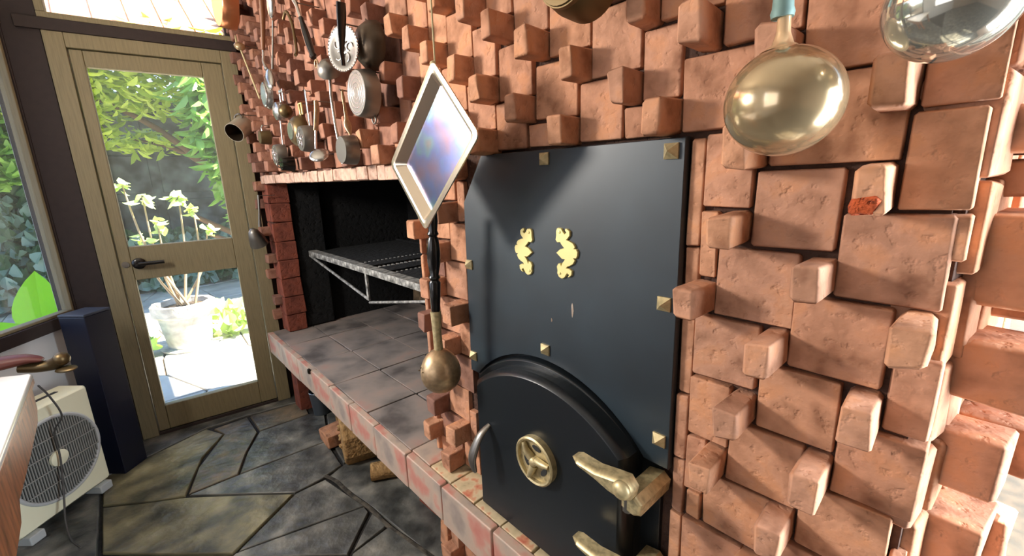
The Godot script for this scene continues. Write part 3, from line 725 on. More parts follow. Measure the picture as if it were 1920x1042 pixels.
func build_oven():
	var ov := thing("oven", "black iron bread oven front with brass studs and an arched door", "oven")
	# tall front plate with a cut corner at the top left and an arch cut in its lower edge
	var poly := [Vector2(-0.864, 1.453), Vector2(-0.343, 1.453), Vector2(-0.343, 0.851), Vector2(-0.372, 0.851)]
	poly += arc(Vector2(-0.395, 0.852), Vector2(-0.918, 0.860), 0.978, 24)
	poly += [Vector2(-0.954, 0.860), Vector2(-0.945, 1.338)]
	var plate := piece("front_plate", prism(poly, -0.703, -0.688, 0.002), M.black_iron, ov)
	piece("surround", prism([Vector2(-0.95, 0.492), Vector2(-0.362, 0.492), Vector2(-0.362, 0.856)] + arc(Vector2(-0.372, 0.858), Vector2(-0.94, 0.862), 0.99, 24), -0.74, -0.704, 0.002), M.black_paint, ov)
	# arched rim and door, each standing further out
	var rim := [Vector2(-0.405, 0.492)] + arc(Vector2(-0.405, 0.866), Vector2(-0.902, 0.866), 0.972, 28) + [Vector2(-0.902, 0.492)]
	piece("arched_rim", prism(rim, -0.705, -0.676, 0.004, true), M.black_paint, ov)
	var dr := [Vector2(-0.403, 0.4925)] + arc(Vector2(-0.403, 0.868), Vector2(-0.872, 0.868), 0.961, 30) + [Vector2(-0.872, 0.4925)]
	var door := piece("door", prism(dr, -0.676, -0.634, 0.014, false), M.black_paint, ov)
	for p in [Vector2(-0.649, 1.434), Vector2(-0.366, 1.432), Vector2(-0.366, 1.174), Vector2(-0.655, 1.007), Vector2(-0.363, 0.908), Vector2(-0.932, 1.173), Vector2(-0.935, 0.909)]:
		piece("stud", stud(p, 0.0125, -0.688), M.brass, ov)
	for side in [1, -1]:
		var q := []
		for i in range(0, SCROLL.size(), 2):
			q.append(Vector2(SCROLL[i] * side * 0.001, SCROLL[i + 1] * 0.001))
		var c := Vector2(-0.590, 1.240) if side == 1 else Vector2(-0.714, 1.233)
		var mb := Mb.new().add(prism(q, 0.0, 0.005, 0.0012), T(V(c.x, c.y, -0.688)))
		for hy in [44, -44]:
			mb.add(lathe([Vector2(0.003, 0.0), Vector2(0.003, 0.0015), Vector2(0, 0.002)], 8), rotx(PI / 2, V(c.x - 0.016 * side, c.y + hy * 0.001, -0.683)))
		piece("brass_scroll", mb, M.pale_brass, ov)
	# paint chips that show bare metal
	for q in [[-0.575, 1.118, 0.0028, 0.017], [-0.635, 1.083, 0.002, 0.005]]:
		var chip := []
		for i in 8: chip.append(Vector2(q[0] + cos(TAU * i / 8) * q[2] * (1.3 if i % 3 == 0 else 0.9), q[1] + sin(TAU * i / 8) * q[3]))
		piece("paint_chip", prism(chip, -0.689, -0.6876, 0.0), M.tray_rim, ov)
	# round vent on the door: dished disc, rim, hub, three cams and three dark ports
	var vt := Transform3D(Basis(Vector3.RIGHT, PI / 2), V(-0.633, 0.757, -0.634)) * Transform3D(Basis.from_scale(V(0.9, 1.0, 0.9)), Vector3.ZERO)
	var vent := piece("vent_wheel", Mb.new().add(lathe([Vector2(0, 0), Vector2(0.065, 0), Vector2(0.066, 0.016), Vector2(0.062, 0.019), Vector2(0.0575, 0.017), Vector2(0.056, 0.009), Vector2(0, 0.007)], 40), vt), M.brass, ov)
	piece("hub", Mb.new().add(lathe([Vector2(0.014, 0.005), Vector2(0.013, 0.02), Vector2(0.009, 0.024), Vector2(0, 0.025)], 18), vt), M.brass, vent)
	for i in 3:
		var t := 2.5 + TAU * i / 3
		var u := Basis(Vector3.UP, t)
		piece("cam", Mb.new().add(tube([V(0.012, 0.014, 0), V(0.035, 0.019, 0.004), V(0.052, 0.016, 0.012)], [0.011, 0.009, 0.006], 10), vt * Transform3D(u, Vector3.ZERO)), M.brass, vent)
		var port := []
		for j in 12: port.append(Vector2(0.036 + cos(TAU * j / 12) * 0.007, sin(TAU * j / 12) * 0.0155))
		piece("port", Mb.new().add(prism(port, 0.0, 0.0025, 0.0), vt * Transform3D(Basis(Vector3.UP, t + 1.05), V(0, 0.0075, 0)) * rotx(-PI / 2)), M.fan_dark, vent)
	# two brass latches on the right edge
	for y in [0.0, -0.187]:
		var lv := [Vector2(-0.478, 0.868), Vector2(-0.462, 0.853), Vector2(-0.42, 0.846), Vector2(-0.39, 0.838), Vector2(-0.362, 0.836), Vector2(-0.346, 0.846), Vector2(-0.342, 0.868), Vector2(-0.356, 0.884), Vector2(-0.38, 0.880), Vector2(-0.42, 0.872), Vector2(-0.465, 0.874)]
		var q := []
		for p in lv: q.append(p + Vector2(-0.008, y - 0.004))
		var lt := piece("latch", prism(q, -0.600, -0.572, 0.009, true), M.brass, ov)
		piece("boss", Mb.new().add(ball(0.0175, 20, 12, 0.7), rotx(PI / 2, V(-0.368, 0.860 + y, -0.572))), M.brass, lt)
		piece("keeper", prism([Vector2(-0.386, 0.800 + y), Vector2(-0.360, 0.794 + y), Vector2(-0.345, 0.802 + y), Vector2(-0.342, 0.826 + y), Vector2(-0.356, 0.838 + y), Vector2(-0.386, 0.832 + y)], -0.70, -0.596, 0.006), M.brass, lt)
		piece("pin", tube([V(-0.374, 0.795 + y, -0.605), V(-0.374, 0.85 + y, -0.605)], 0.010, 10), M.dull_steel, lt)
	# curved iron grip on the left edge of the door
	var gp := [V(-0.812, 0.768, -0.634), V(-0.816, 0.748, -0.606), V(-0.819, 0.718, -0.588), V(-0.821, 0.690, -0.579), V(-0.820, 0.668, -0.580), V(-0.820, 0.650, -0.584)]
	piece("grip", tube(curve(gp, 5), [0.006, 0.008, 0.009, 0.010, 0.011, 0.012, 0.0125, 0.013, 0.0135, 0.014, 0.0145, 0.015, 0.0155, 0.0155, 0.0155, 0.0155, 0.0155, 0.015, 0.0145, 0.014, 0.0135, 0.013, 0.012, 0.011, 0.010, 0.008], 12, 0.55), M.dull_steel, ov)

# ------------------------------------------------------------------ cookware
func nail(p: Vector3):                         # iron nail driven into the wall for something to hang on
	piece("nail", tube([V(p.x, p.y, WZ - 0.02), p + V(0, 0, 0.004), p + V(0, 0.004, 0.006)], 0.0022, 6), M.dull_steel, get_node("wall_front"))

func pan_body(r: float, d: float, lip := 0.93) -> Mb:     # round dish opening to the wall, base towards the room
	return Mb.new().add(lathe([Vector2(0, d - 0.003), Vector2(r * 0.88, d - 0.003), Vector2(r - 0.002, 0), Vector2(r + 0.002, 0), Vector2(r, d * 0.5), Vector2(r * lip, d * 0.93), Vector2(r * lip * 0.96, d), Vector2(0, d)], 36), rotx(PI / 2))

func ripples(r: float, d: float, rings: Array) -> Mb:
	var o := Mb.new()
	for q in rings: o.add(ring(r * q, 0.0022, 32, 0.7), rotx(PI / 2, V(0, 0, d)))
	return o

const HUNG := "cookware hung on the brick wall above the firebox"
func hung(called: String, label: String, cat: String, p: Vector3) -> Node3D:
	return thing(called, label, cat, p, 0.0, HUNG)

func scroll_relief(r: float, d: float, k: int) -> Mb:
	var o := Mb.new()
	for i in k:
		var b := TAU * i / k
		var pts := []
		for j in 9:
			var t := j / 8.0 * 4.4
			var rr := r * (0.30 - 0.03 * t)
			pts.append(V(cos(b) * r * 0.48 + cos(b + t) * rr, sin(b) * r * 0.48 + sin(b + t) * rr, d + 0.001))
		o.add(tube(pts, r * 0.055, 6, 0.7))
	o.add(ball(r * 0.16, 12, 8, 0.5), rotx(PI / 2, V(0, 0, d)))
	return o

func build_cookware():
	# long wooden-handled serving spoon
	var t := hung("serving_spoon", "long serving spoon with light brown wooden handle and polished steel bowl", "spoon", V(-2.21, 2.05, -0.62))
	var o := t.position
	piece("handle", tube([V(-2.165, 2.28, -0.62) - o, V(-2.215, 2.10, -0.62) - o, V(-2.262, 1.975, -0.615) - o], [0.012, 0.011, 0.008], 10, 0.7), M.brown_wood, t)
	piece("shank", tube([V(-2.262, 1.975, -0.615) - o, V(-2.268, 1.93, -0.61) - o, V(-2.22, 1.888, -0.605) - o], [0.006, 0.006, 0.009], 8), M.steel, t)
	piece("bowl", Mb.new().add(ball(0.06, 20, 12, 0.32), Transform3D(axes(V(0.64, -0.75, 0.15), V(0.1, 0.25, 0.96)) * Basis.from_scale(V(1.0, 0.8, 0.5)), V(-2.175, 1.84, -0.60) - o)), M.steel, t)
	nail(V(-2.165, 2.275, -0.63))
	t = hung("tablespoon", "slim steel spoon hung upside down, pale oval bowl at the top", "spoon", V(-2.12, 2.0, -0.62)); o = t.position
	piece("handle", tube([V(-2.088, 2.05, -0.62) - o, V(-2.14, 1.96, -0.62) - o, V(-2.185, 1.885, -0.62) - o], [0.0035, 0.004, 0.006], 8), M.dull_steel, t)
	piece("bowl", Mb.new().add(ball(0.055, 18, 12, 0.3), Transform3D(axes(V(0.35, 0.93, 0), V(0, 0, 1)) * Basis.from_scale(V(1.0, 0.8, 0.5)), V(-2.068, 2.105, -0.615) - o)), M.steel, t)
	nail(V(-2.10, 2.03, -0.625))
	t = hung("carving_fork", "long carving fork with turned black handle and bright steel neck", "fork", V(-1.72, 1.9, -0.62)); o = t.position
	piece("handle", tube(curve([V(-1.755, 1.972, -0.615) - o, V(-1.735, 1.94, -0.613) - o, V(-1.69, 1.865, -0.61) - o, V(-1.665, 1.822, -0.61) - o], 4), [0.007, 0.010, 0.009, 0.009, 0.011, 0.012, 0.013, 0.013, 0.013, 0.012, 0.010, 0.013, 0.009], 10), M.ebony, t)
	piece("neck", tube([V(-1.815, 2.05, -0.62) - o, V(-1.78, 2.01, -0.617) - o, V(-1.755, 1.972, -0.615) - o], [0.010, 0.006, 0.007], 8), M.steel, t)
	for s in [-1, 1]:
		piece("tine", tube([V(-1.813, 2.047, -0.62) - o, V(-1.826 + s * 0.014, 2.085, -0.62) - o, V(-1.835 + s * 0.012, 2.14, -0.615) - o], [0.006, 0.004, 0.002], 6), M.steel, t)
	piece("hanging_loop", Mb.new().add(ring(0.013, 0.003, 14), Transform3D(Basis(Vector3.RIGHT, PI / 2), V(-1.648, 1.80, -0.61) - o)), M.bronze, t)
	nail(V(-1.79, 2.03, -0.628))
	t = hung("small_hook", "small bent dull metal hook beside the black-handled fork", "hook", V(-1.9, 1.95, -0.64)); o = t.position
	piece("shank", tube(curve([V(-1.975, 2.025, -0.625) - o, V(-1.945, 2.045, -0.63) - o, V(-1.915, 2.0, -0.635) - o, V(-1.895, 1.945, -0.632) - o, V(-1.858, 1.885, -0.62) - o, V(-1.846, 1.868, -0.61) - o], 4), 0.006, 8), M.dark_brass, t)
	nail(V(-1.93, 2.03, -0.635))
	t = hung("soup_ladle", "long thin bright ladle hung with its bowl hooked at the top", "ladle", V(-1.53, 1.6, -0.62)); o = t.position
	piece("handle", tube([V(-1.556, 1.735, -0.615) - o, V(-1.552, 1.68, -0.61) - o, V(-1.543, 1.58, -0.61) - o, V(-1.528, 1.462, -0.615) - o], [0.006, 0.0055, 0.005, 0.007], 8), M.steel, t)
	piece("bowl", Mb.new().add(lathe([Vector2(0, -0.036), Vector2(0.02, -0.03), Vector2(0.034, -0.012), Vector2(0.037, 0.004), Vector2(0.035, 0.004), Vector2(0.031, -0.011), Vector2(0.018, -0.027), Vector2(0, -0.033)], 24), T(V(-1.532, 1.756, -0.605) - o, V(-2.5, 0, 0.7))), M.dull_steel, t)
	nail(V(-1.532, 1.77, -0.64))
	# domed bowl, ornate plate and spatula hung together
	t = hung("domed_bowl", "dark domed metal bowl hanging behind the ornate silver plate", "bowl", V(-1.295, 1.785, -0.655))
	piece("body", Mb.new().add(lathe([Vector2(0, 0.045), Vector2(0.044, 0.035), Vector2(0.064, 0.0), Vector2(0.068, 0.0), Vector2(0.064, 0.022), Vector2(0.048, 0.042), Vector2(0.03, 0.050), Vector2(0, 0.053)], 36), rotx(PI / 2)), M.dark_bronze, t)
	nail(V(-1.295, 1.85, -0.64))
	t = hung("ornate_plate", "small silver plate with beaded rim and raised scrolls, hung under black spatula", "plate", V(-1.335, 1.775, -0.580))
	t.rotation.y = 0.34
	piece("body", Mb.new().add(lathe([Vector2(0, 0), Vector2(0.056, 0), Vector2(0.061, 0.004), Vector2(0.061, 0.007), Vector2(0.045, 0.006), Vector2(0.04, 0.003), Vector2(0, 0.003)], 36), rotx(PI / 2)), M.dull_steel, t)
	var beads := Mb.new()
	for i in 40: beads.add(ball(0.0032, 6, 4), T(V(cos(TAU * i / 40) * 0.060, sin(TAU * i / 40) * 0.060, 0.006)))
	piece("beaded_rim", beads, M.silver, t); piece("scroll_relief", scroll_relief(0.05, 0.003, 5), M.silver, t)
	nail(V(-1.335, 1.842, -0.585))
	t = hung("spatula", "black wooden spatula hanging by a grey strap over the ornate plate", "spatula", V(-1.29, 1.82, -0.555)); o = t.position
	piece("blade", tube([V(-1.268, 1.872, -0.555) - o, V(-1.272, 1.85, -0.555) - o, V(-1.285, 1.80, -0.555) - o, V(-1.298, 1.755, -0.555) - o, V(-1.296, 1.72, -0.555) - o], [0.013, 0.014, 0.012, 0.007, 0.006], 10, 0.5), M.ebony, t)
	piece("strap", boxat(V(-1.303, 1.86, -0.566) - o, V(-1.288, 2.03, -0.562) - o, 0.001), M.dull_steel, t)
	nail(V(-1.295, 2.025, -0.575))
	t = hung("ribbed_pan", "round silver pan with concentric rings on its base, lowest under the ornate plate", "pan", V(-1.305, 1.652, -0.632))
	piece("body", pan_body(0.067, 0.045, 0.96), M.dull_steel, t); piece("base_rings", ripples(0.064, 0.0445, [0.25, 0.45, 0.65, 0.85]), M.silver, t)
	piece("lug", Mb.new().add(ring(0.011, 0.0025, 14), Transform3D(Basis(Vector3.RIGHT, PI / 2), V(0.015, -0.073, 0.004))), M.dull_steel, t)
	nail(V(-1.305, 1.716, -0.625))
	# small pans with upright handles
	t = hung("small_pan", "small pan with chased white base and flat straight handle, right of the round-bellied pan", "pan", V(-1.855, 1.570, -0.632))
	piece("body", pan_body(0.05, 0.042), M.dull_steel, t); piece("chased_base", scroll_relief(0.044, 0.042, 5), M.silver, t)
	piece("handle", boxat(V(0.004, 0.045, 0.002), V(0.016, 0.18, 0.007), 0.002), M.silver, t); nail(V(-1.845, 1.745, -0.628))
	t = hung("bellied_pan", "round-bellied pan with pale bluish base and square brass loop", "pan", V(-1.965, 1.608, -0.645))
	piece("body", Mb.new().add(lathe([Vector2(0, 0.048), Vector2(0.04, 0.044), Vector2(0.056, 0.0), Vector2(0.060, 0.0), Vector2(0.064, 0.012), Vector2(0.058, 0.036), Vector2(0.044, 0.050), Vector2(0.036, 0.053), Vector2(0, 0.053)], 32), rotx(PI / 2)), M.dark_brass, t)
	piece("base", Mb.new().add(lathe([Vector2(0, 0.053), Vector2(0.034, 0.053), Vector2(0.033, 0.056), Vector2(0, 0.056)], 28), rotx(PI / 2)), M.silver, t)
	piece("loop", tube([V(0.012, 0.062, 0.01), V(0.010, 0.105, 0.012), V(0.040, 0.105, 0.012), V(0.038, 0.062, 0.01)], 0.004, 8), M.pale_brass, t); nail(V(-1.94, 1.713, -0.636))
	t = hung("looped_pot", "tiny shiny pot with a bright square loop and dark end", "pot", V(-2.12, 1.703, -0.632))
	piece("body", Mb.new().add(lathe([Vector2(0, 0.0), Vector2(0.034, 0.0), Vector2(0.040, 0.02), Vector2(0.036, 0.042), Vector2(0.02, 0.05), Vector2(0, 0.052)], 28), rotx(PI / 2)), M.steel, t)
	piece("end_knob", Mb.new().add(ball(0.028, 20, 12), T(V(0.055, -0.005, 0.02))), M.dark_brass, t)
	piece("loop", boxat(V(0.0, 0.072, 0.01), V(0.05, 0.086, 0.022), 0.003).add(boxat(V(0.0, 0.035, 0.01), V(0.012, 0.072, 0.022), 0.003)).add(boxat(V(0.038, 0.035, 0.01), V(0.05, 0.072, 0.022), 0.003)), M.silver, t)
	nail(V(-2.095, 1.775, -0.625))
	t = hung("little_frying_pan", "little frying pan with white patterned base, lowest at the left above firebox", "pan", V(-2.232, 1.530, -0.632))
	piece("body", pan_body(0.048, 0.042), M.dull_steel, t); piece("chased_base", scroll_relief(0.042, 0.042, 5), M.silver, t)
	piece("handle", tube([V(0.015, 0.044, 0.005), V(0.025, 0.145, 0.004)], 0.0045, 8), M.silver, t); nail(V(-2.207, 1.672, -0.628))
	t = hung("black_cup", "small black metal cup just above the light bricks over firebox", "cup", V(-2.125, 1.487, -0.632))
	piece("body", pan_body(0.03, 0.05), M.ebony, t); piece("ear", Mb.new().add(ring(0.012, 0.003, 12), T(V(0.0, -0.004, 0.055), V(0, 0, PI / 2))), M.dull_steel, t); nail(V(-2.125, 1.513, -0.625))
	t = hung("skimmer", "bronze-handled skimmer ending in a tilted blue-grey oval dish", "skimmer", V(-1.72, 1.59, -0.615)); o = t.position
	piece("handle", tube([V(-1.708, 1.69, -0.615) - o, V(-1.712, 1.66, -0.615) - o, V(-1.735, 1.59, -0.61) - o], [0.008, 0.010, 0.009], 10, 0.7), M.bronze, t)
	piece("shank", tube([V(-1.735, 1.59, -0.61) - o, V(-1.745, 1.525, -0.605) - o], 0.0045, 8), M.silver, t)
	piece("dish", Mb.new().add(ball(0.036, 20, 10, 0.35), T(V(-1.705, 1.500, -0.60) - o, V(0.5, 0, -0.5))), M.steel, t); nail(V(-1.708, 1.688, -0.622))
	t = hung("sauce_pan", "small saucepan with plain pale base and ornate slender handle, beside the long ladle", "pan", V(-1.465, 1.503, -0.632))
	piece("body", pan_body(0.046, 0.045, 0.95), M.dull_steel, t)
	piece("handle", tube(curve([V(0.0, 0.045, 0.006), V(-0.006, 0.075, 0.01), V(-0.012, 0.11, 0.01), V(-0.016, 0.15, 0.01), V(-0.02, 0.19, 0.01)], 3), [0.004, 0.005, 0.010, 0.013, 0.012, 0.007, 0.006, 0.006, 0.005, 0.005, 0.006, 0.004, 0.005], 10, 0.6), M.bronze, t); nail(V(-1.485, 1.69, -0.62))
	t = hung("oval_dish", "shallow oval steel dish left of the looped pot", "dish", V(-2.35, 1.805, -0.640))
	piece("body", Mb.new().add(pan_body(0.062, 0.03, 0.8), Transform3D(Basis.from_scale(V(0.8, 1.0, 1.0)), Vector3.ZERO)), M.steel, t); nail(V(-2.35, 1.862, -0.628))
	t = hung("tilted_mug", "pale metal mug hanging tilted by its handle against the door frame", "mug", V(-2.86, 1.705, -0.600))
	var mb0 := axes(V(-0.5, 0.45, 0.74), V(0.62, -0.52, 0.58))
	var mx := Transform3D(mb0, Vector3.ZERO)
	piece("body", Mb.new().add(lathe([Vector2(0, -0.052), Vector2(0.05, -0.052), Vector2(0.052, -0.048), Vector2(0.050, 0.0), Vector2(0.051, 0.055), Vector2(0.048, 0.055)], 32), mx), M.enamel, t)
	piece("inside", Mb.new().add(lathe([Vector2(0.0482, 0.0545), Vector2(0.046, -0.04), Vector2(0, -0.042)], 32), mx), M.dark_bronze, t)  # dark colour puts the shade inside the mug
	piece("handle", Mb.new().add(tube(curve([V(0.049, 0.035, 0), V(0.078, 0.03, 0), V(0.08, -0.01, 0), V(0.05, -0.03, 0)], 5), 0.0045, 8), Transform3D(axes(V(-0.25, 0.93, -0.1), V(-0.6, -0.3, 0.3)), Vector3.ZERO)), M.dull_steel, t)
	nail(V(-2.835, 1.775, -0.605))
	t = hung("copper_cup", "small brown copper cup with open square handle near the mug", "cup", V(-2.42, 1.622, -0.630))
	piece("body", pan_body(0.032, 0.045), M.dark_brass, t)
	piece("handle", tube([V(-0.03, 0.012, 0.02), V(-0.045, 0.05, 0.02), V(-0.02, 0.058, 0.02)], 0.004, 8), M.silver, t); nail(V(-2.435, 1.678, -0.622))
	t = hung("dipper", "dull metal dipper with flared cup hanging low beside the door", "dipper", V(-2.86, 1.2, -0.61)); o = t.position
	piece("handle", tube([V(-2.845, 1.345, -0.635) - o, V(-2.852, 1.25, -0.628) - o, V(-2.86, 1.165, -0.62) - o], [0.007, 0.006, 0.010], 8), M.dull_steel, t)
	piece("cup", Mb.new().add(lathe([Vector2(0, 0.045), Vector2(0.02, 0.04), Vector2(0.048, -0.05), Vector2(0.051, -0.05), Vector2(0.04, 0.0), Vector2(0.026, 0.04), Vector2(0.012, 0.056), Vector2(0, 0.058)], 28), T(V(-2.88, 1.105, -0.595) - o, V(0.35, 0, -0.35))), M.dull_steel, t); nail(V(-2.845, 1.34, -0.642))
	t = hung("skewer", "thin brass skewer with knotted cloth end, slanting beside the door frame", "skewer", V(-2.58, 1.96, -0.62)); o = t.position
	piece("rod", tube([V(-2.668, 2.09, -0.615) - o, V(-2.474, 1.806, -0.625) - o], 0.004, 8), M.cord, t)
	piece("knot", Mb.new().add(ball(0.026, 14, 10, 0.7), T(V(-2.65, 2.075, -0.615) - o, V(0, 0, -0.6))), M.bronze, t)
	piece("loop", Mb.new().add(ring(0.024, 0.003, 14), T(V(-2.685, 2.105, -0.612) - o, V(PI / 2, 0, 0.3))), M.cord, t); nail(V(-2.66, 2.082, -0.63))
	t = hung("copper_pan", "large copper pan hung high in the corner by the transom", "pan", V(-2.74, 2.30, -0.635))
	piece("body", pan_body(0.125, 0.07, 0.97), M.copper, t); nail(V(-2.74, 2.42, -0.62))
	t = hung("brass_kettle_lid", "round brass lid with ringed base at the top centre of the wall", "lid", V(-0.485, 1.698, -0.625))
	piece("body", pan_body(0.058, 0.07, 0.86), M.dark_brass, t); piece("base_rings", ripples(0.05, 0.070, [0.45, 0.75]), M.dark_brass, t); nail(V(-0.485, 1.753, -0.61))

func rrect(w: float, h: float, r: float) -> Array:
	var out := []
	for c in [[1, -1, -PI / 2], [1, 1, 0.0], [-1, 1, PI / 2], [-1, -1, PI]]:
		for i in 6:
			out.append(Vector2(c[0] * (w / 2 - r), c[1] * (h / 2 - r)) + Vector2.from_angle(c[2] + PI / 2 * i / 5) * r)
	return out

func loft(loops: Array) -> Mb:                 # loops of Vector3 of one length; outside first, going up
	var o := Mb.new()
	for i in loops.size() - 1:
		var k: int = loops[i].size()
		var fn := []
		for s in k:
			var e := (s + 1) % k
			fn.append((loops[i][e] - loops[i][s]).cross(loops[i + 1][e] - loops[i][s]).normalized())
		for s in k:
			var e := (s + 1) % k
			var n0: Vector3 = (fn[s] + fn[(s + k - 1) % k]).normalized(); var n1: Vector3 = (fn[s] + fn[e]).normalized()
			if fn[s].dot(fn[(s + k - 1) % k]) < 0.8: n0 = fn[s]
			if fn[s].dot(fn[e]) < 0.8: n1 = fn[s]
			o.quad(loops[i][s], loops[i][e], loops[i + 1][e], loops[i + 1][s], n0, n1, n1, n0)
	return o

func build_hangings():
	# rectangular tray hung by one corner
	var t := thing("silver_tray", "polished rectangular tray with raised rim hanging by one corner from a string", "tray", V(-0.8515, 1.4595, -0.556))
	var x := Transform3D(Basis(Vector3.BACK, 0.731), Vector3.ZERO)
	var loops := []
	for q in [[0.030, 0.0], [0.008, 0.019], [0.0, 0.019], [0.0, 0.0225], [0.009, 0.0235], [0.014, 0.0225], [0.032, 0.003]]:
		var l := []
		for p in rrect(0.294 - q[0] * 2, 0.212 - q[0] * 2, max(0.006, 0.016 - q[0] * 0.3)): l.append(x * V(p.x, p.y, q[1]))
		loops.append(l)
	piece("rim", loft(loops), M.tray_rim, t)
	piece("base", Mb.new().add(prism(rrect(0.232, 0.150, 0.006), -0.0005, 0.003), x), M.tray_floor, t)
	var s := thing("hanging_string", "pale cord hanging straight down to the tray corner", "string", V(-0.828, 1.63, -0.548))
	piece("cord", tube([V(0.004, 0.56, -0.11), V(0.0, 0.30, -0.004), V(0.003, 0.0, 0.0)], 0.0022, 6), M.cord, s)
	piece("knot", Mb.new().add(ball(0.007, 10, 8), T(V(0.0, 0.002, 0.003))), M.cord, s)
	nail(V(-0.824, 2.19, -0.655))
	# brass cup ladle with turned black handle
	var l := thing("brass_ladle", "large brass ladle with turned black wooden handle hanging below the tray", "ladle", V(-0.944, 0.902, -0.580))
	piece("handle", Mb.new().add(lathe([Vector2(0, 0.0), Vector2(0.011, 0.0), Vector2(0.0135, 0.04), Vector2(0.0155, 0.082), Vector2(0.011, 0.089), Vector2(0.0155, 0.096), Vector2(0.011, 0.103), Vector2(0.0165, 0.135), Vector2(0.0170, 0.165), Vector2(0.0135, 0.195), Vector2(0.010, 0.202), Vector2(0.0145, 0.208), Vector2(0.011, 0.216), Vector2(0.013, 0.24), Vector2(0.012, 0.27), Vector2(0.0, 0.275)], 20), T(V(-0.003, 0.158, 0), V(0, 0, -0.07))), M.ebony, l)
	piece("ferrule", tube([V(-0.002, 0.05, 0), V(-0.004, 0.10, 0), V(-0.003, 0.162, 0)], [0.0125, 0.0115, 0.0145], 14), M.brass, l)
	var bowl := []
	for i in 13:
		var a := PI * i / 12.0
		bowl.append(Vector2(sin(a) * 0.054 * (1.0 + 0.10 * cos(a)), -cos(a) * 0.062))
	piece("bowl", Mb.new().add(lathe(bowl, 32), T(V(0.0, -0.004, 0.0), V(0, 0, 0.05))), M.bronze, l)
	for q in [[-0.012, 0.016], [-0.003, 0.006], [-0.022, 0.006]]:
		piece("rivet", Mb.new().add(ball(0.0022, 8, 6), T(V(q[0], q[1], 0.0525))), M.dark_brass, l)
	# blown glass globes
	var g := thing("amber_globe", "big mirrored amber glass globe with narrow neck tied in green metal", "globe", V(-0.176, 1.4705, -0.572))
	piece("ball", ball(0.0595, 48, 32, 0.97), M.globe_amber, g)
	piece("neck", Mb.new().add(lathe([Vector2(0.022, 0.0535), Vector2(0.011, 0.060), Vector2(0.007, 0.072), Vector2(0.0065, 0.092), Vector2(0.0, 0.093)], 24), T(V(-0.004, 0, 0.0), V(0, 0, 0.03))), M.neck_glass, g)
	piece("cap", Mb.new().add(lathe([Vector2(0, 0.087), Vector2(0.011, 0.087), Vector2(0.012, 0.092), Vector2(0.0105, 0.097), Vector2(0.0095, 0.118), Vector2(0.0, 0.12)], 14), T(V(-0.006, 0, 0), V(0, 0, 0.03))), M.patina, g)
	piece("wire", tube([V(-0.009, 0.118, 0), V(-0.012, 0.3, -0.004), V(-0.012, 0.46, -0.08)], 0.0018, 6), M.dull_steel, g)
	nail(V(-0.188, 1.93, -0.655))
	var g2 := thing("silver_globe", "mirrored silver glass globe at the top right of the wall", "globe", V(-0.050, 1.533, -0.560))
	piece("ball", ball(0.0475, 48, 32), M.globe_silver, g2)
	piece("neck", lathe([Vector2(0.018, 0.0435), Vector2(0.009, 0.050), Vector2(0.006, 0.07), Vector2(0.0, 0.071)], 24), M.neck_glass, g2)
	piece("wire", tube([V(0, 0.07, 0), V(0, 0.3, -0.01), V(0, 0.40, -0.085)], 0.0018, 6), M.dull_steel, g2)
	nail(V(-0.05, 1.933, -0.65))

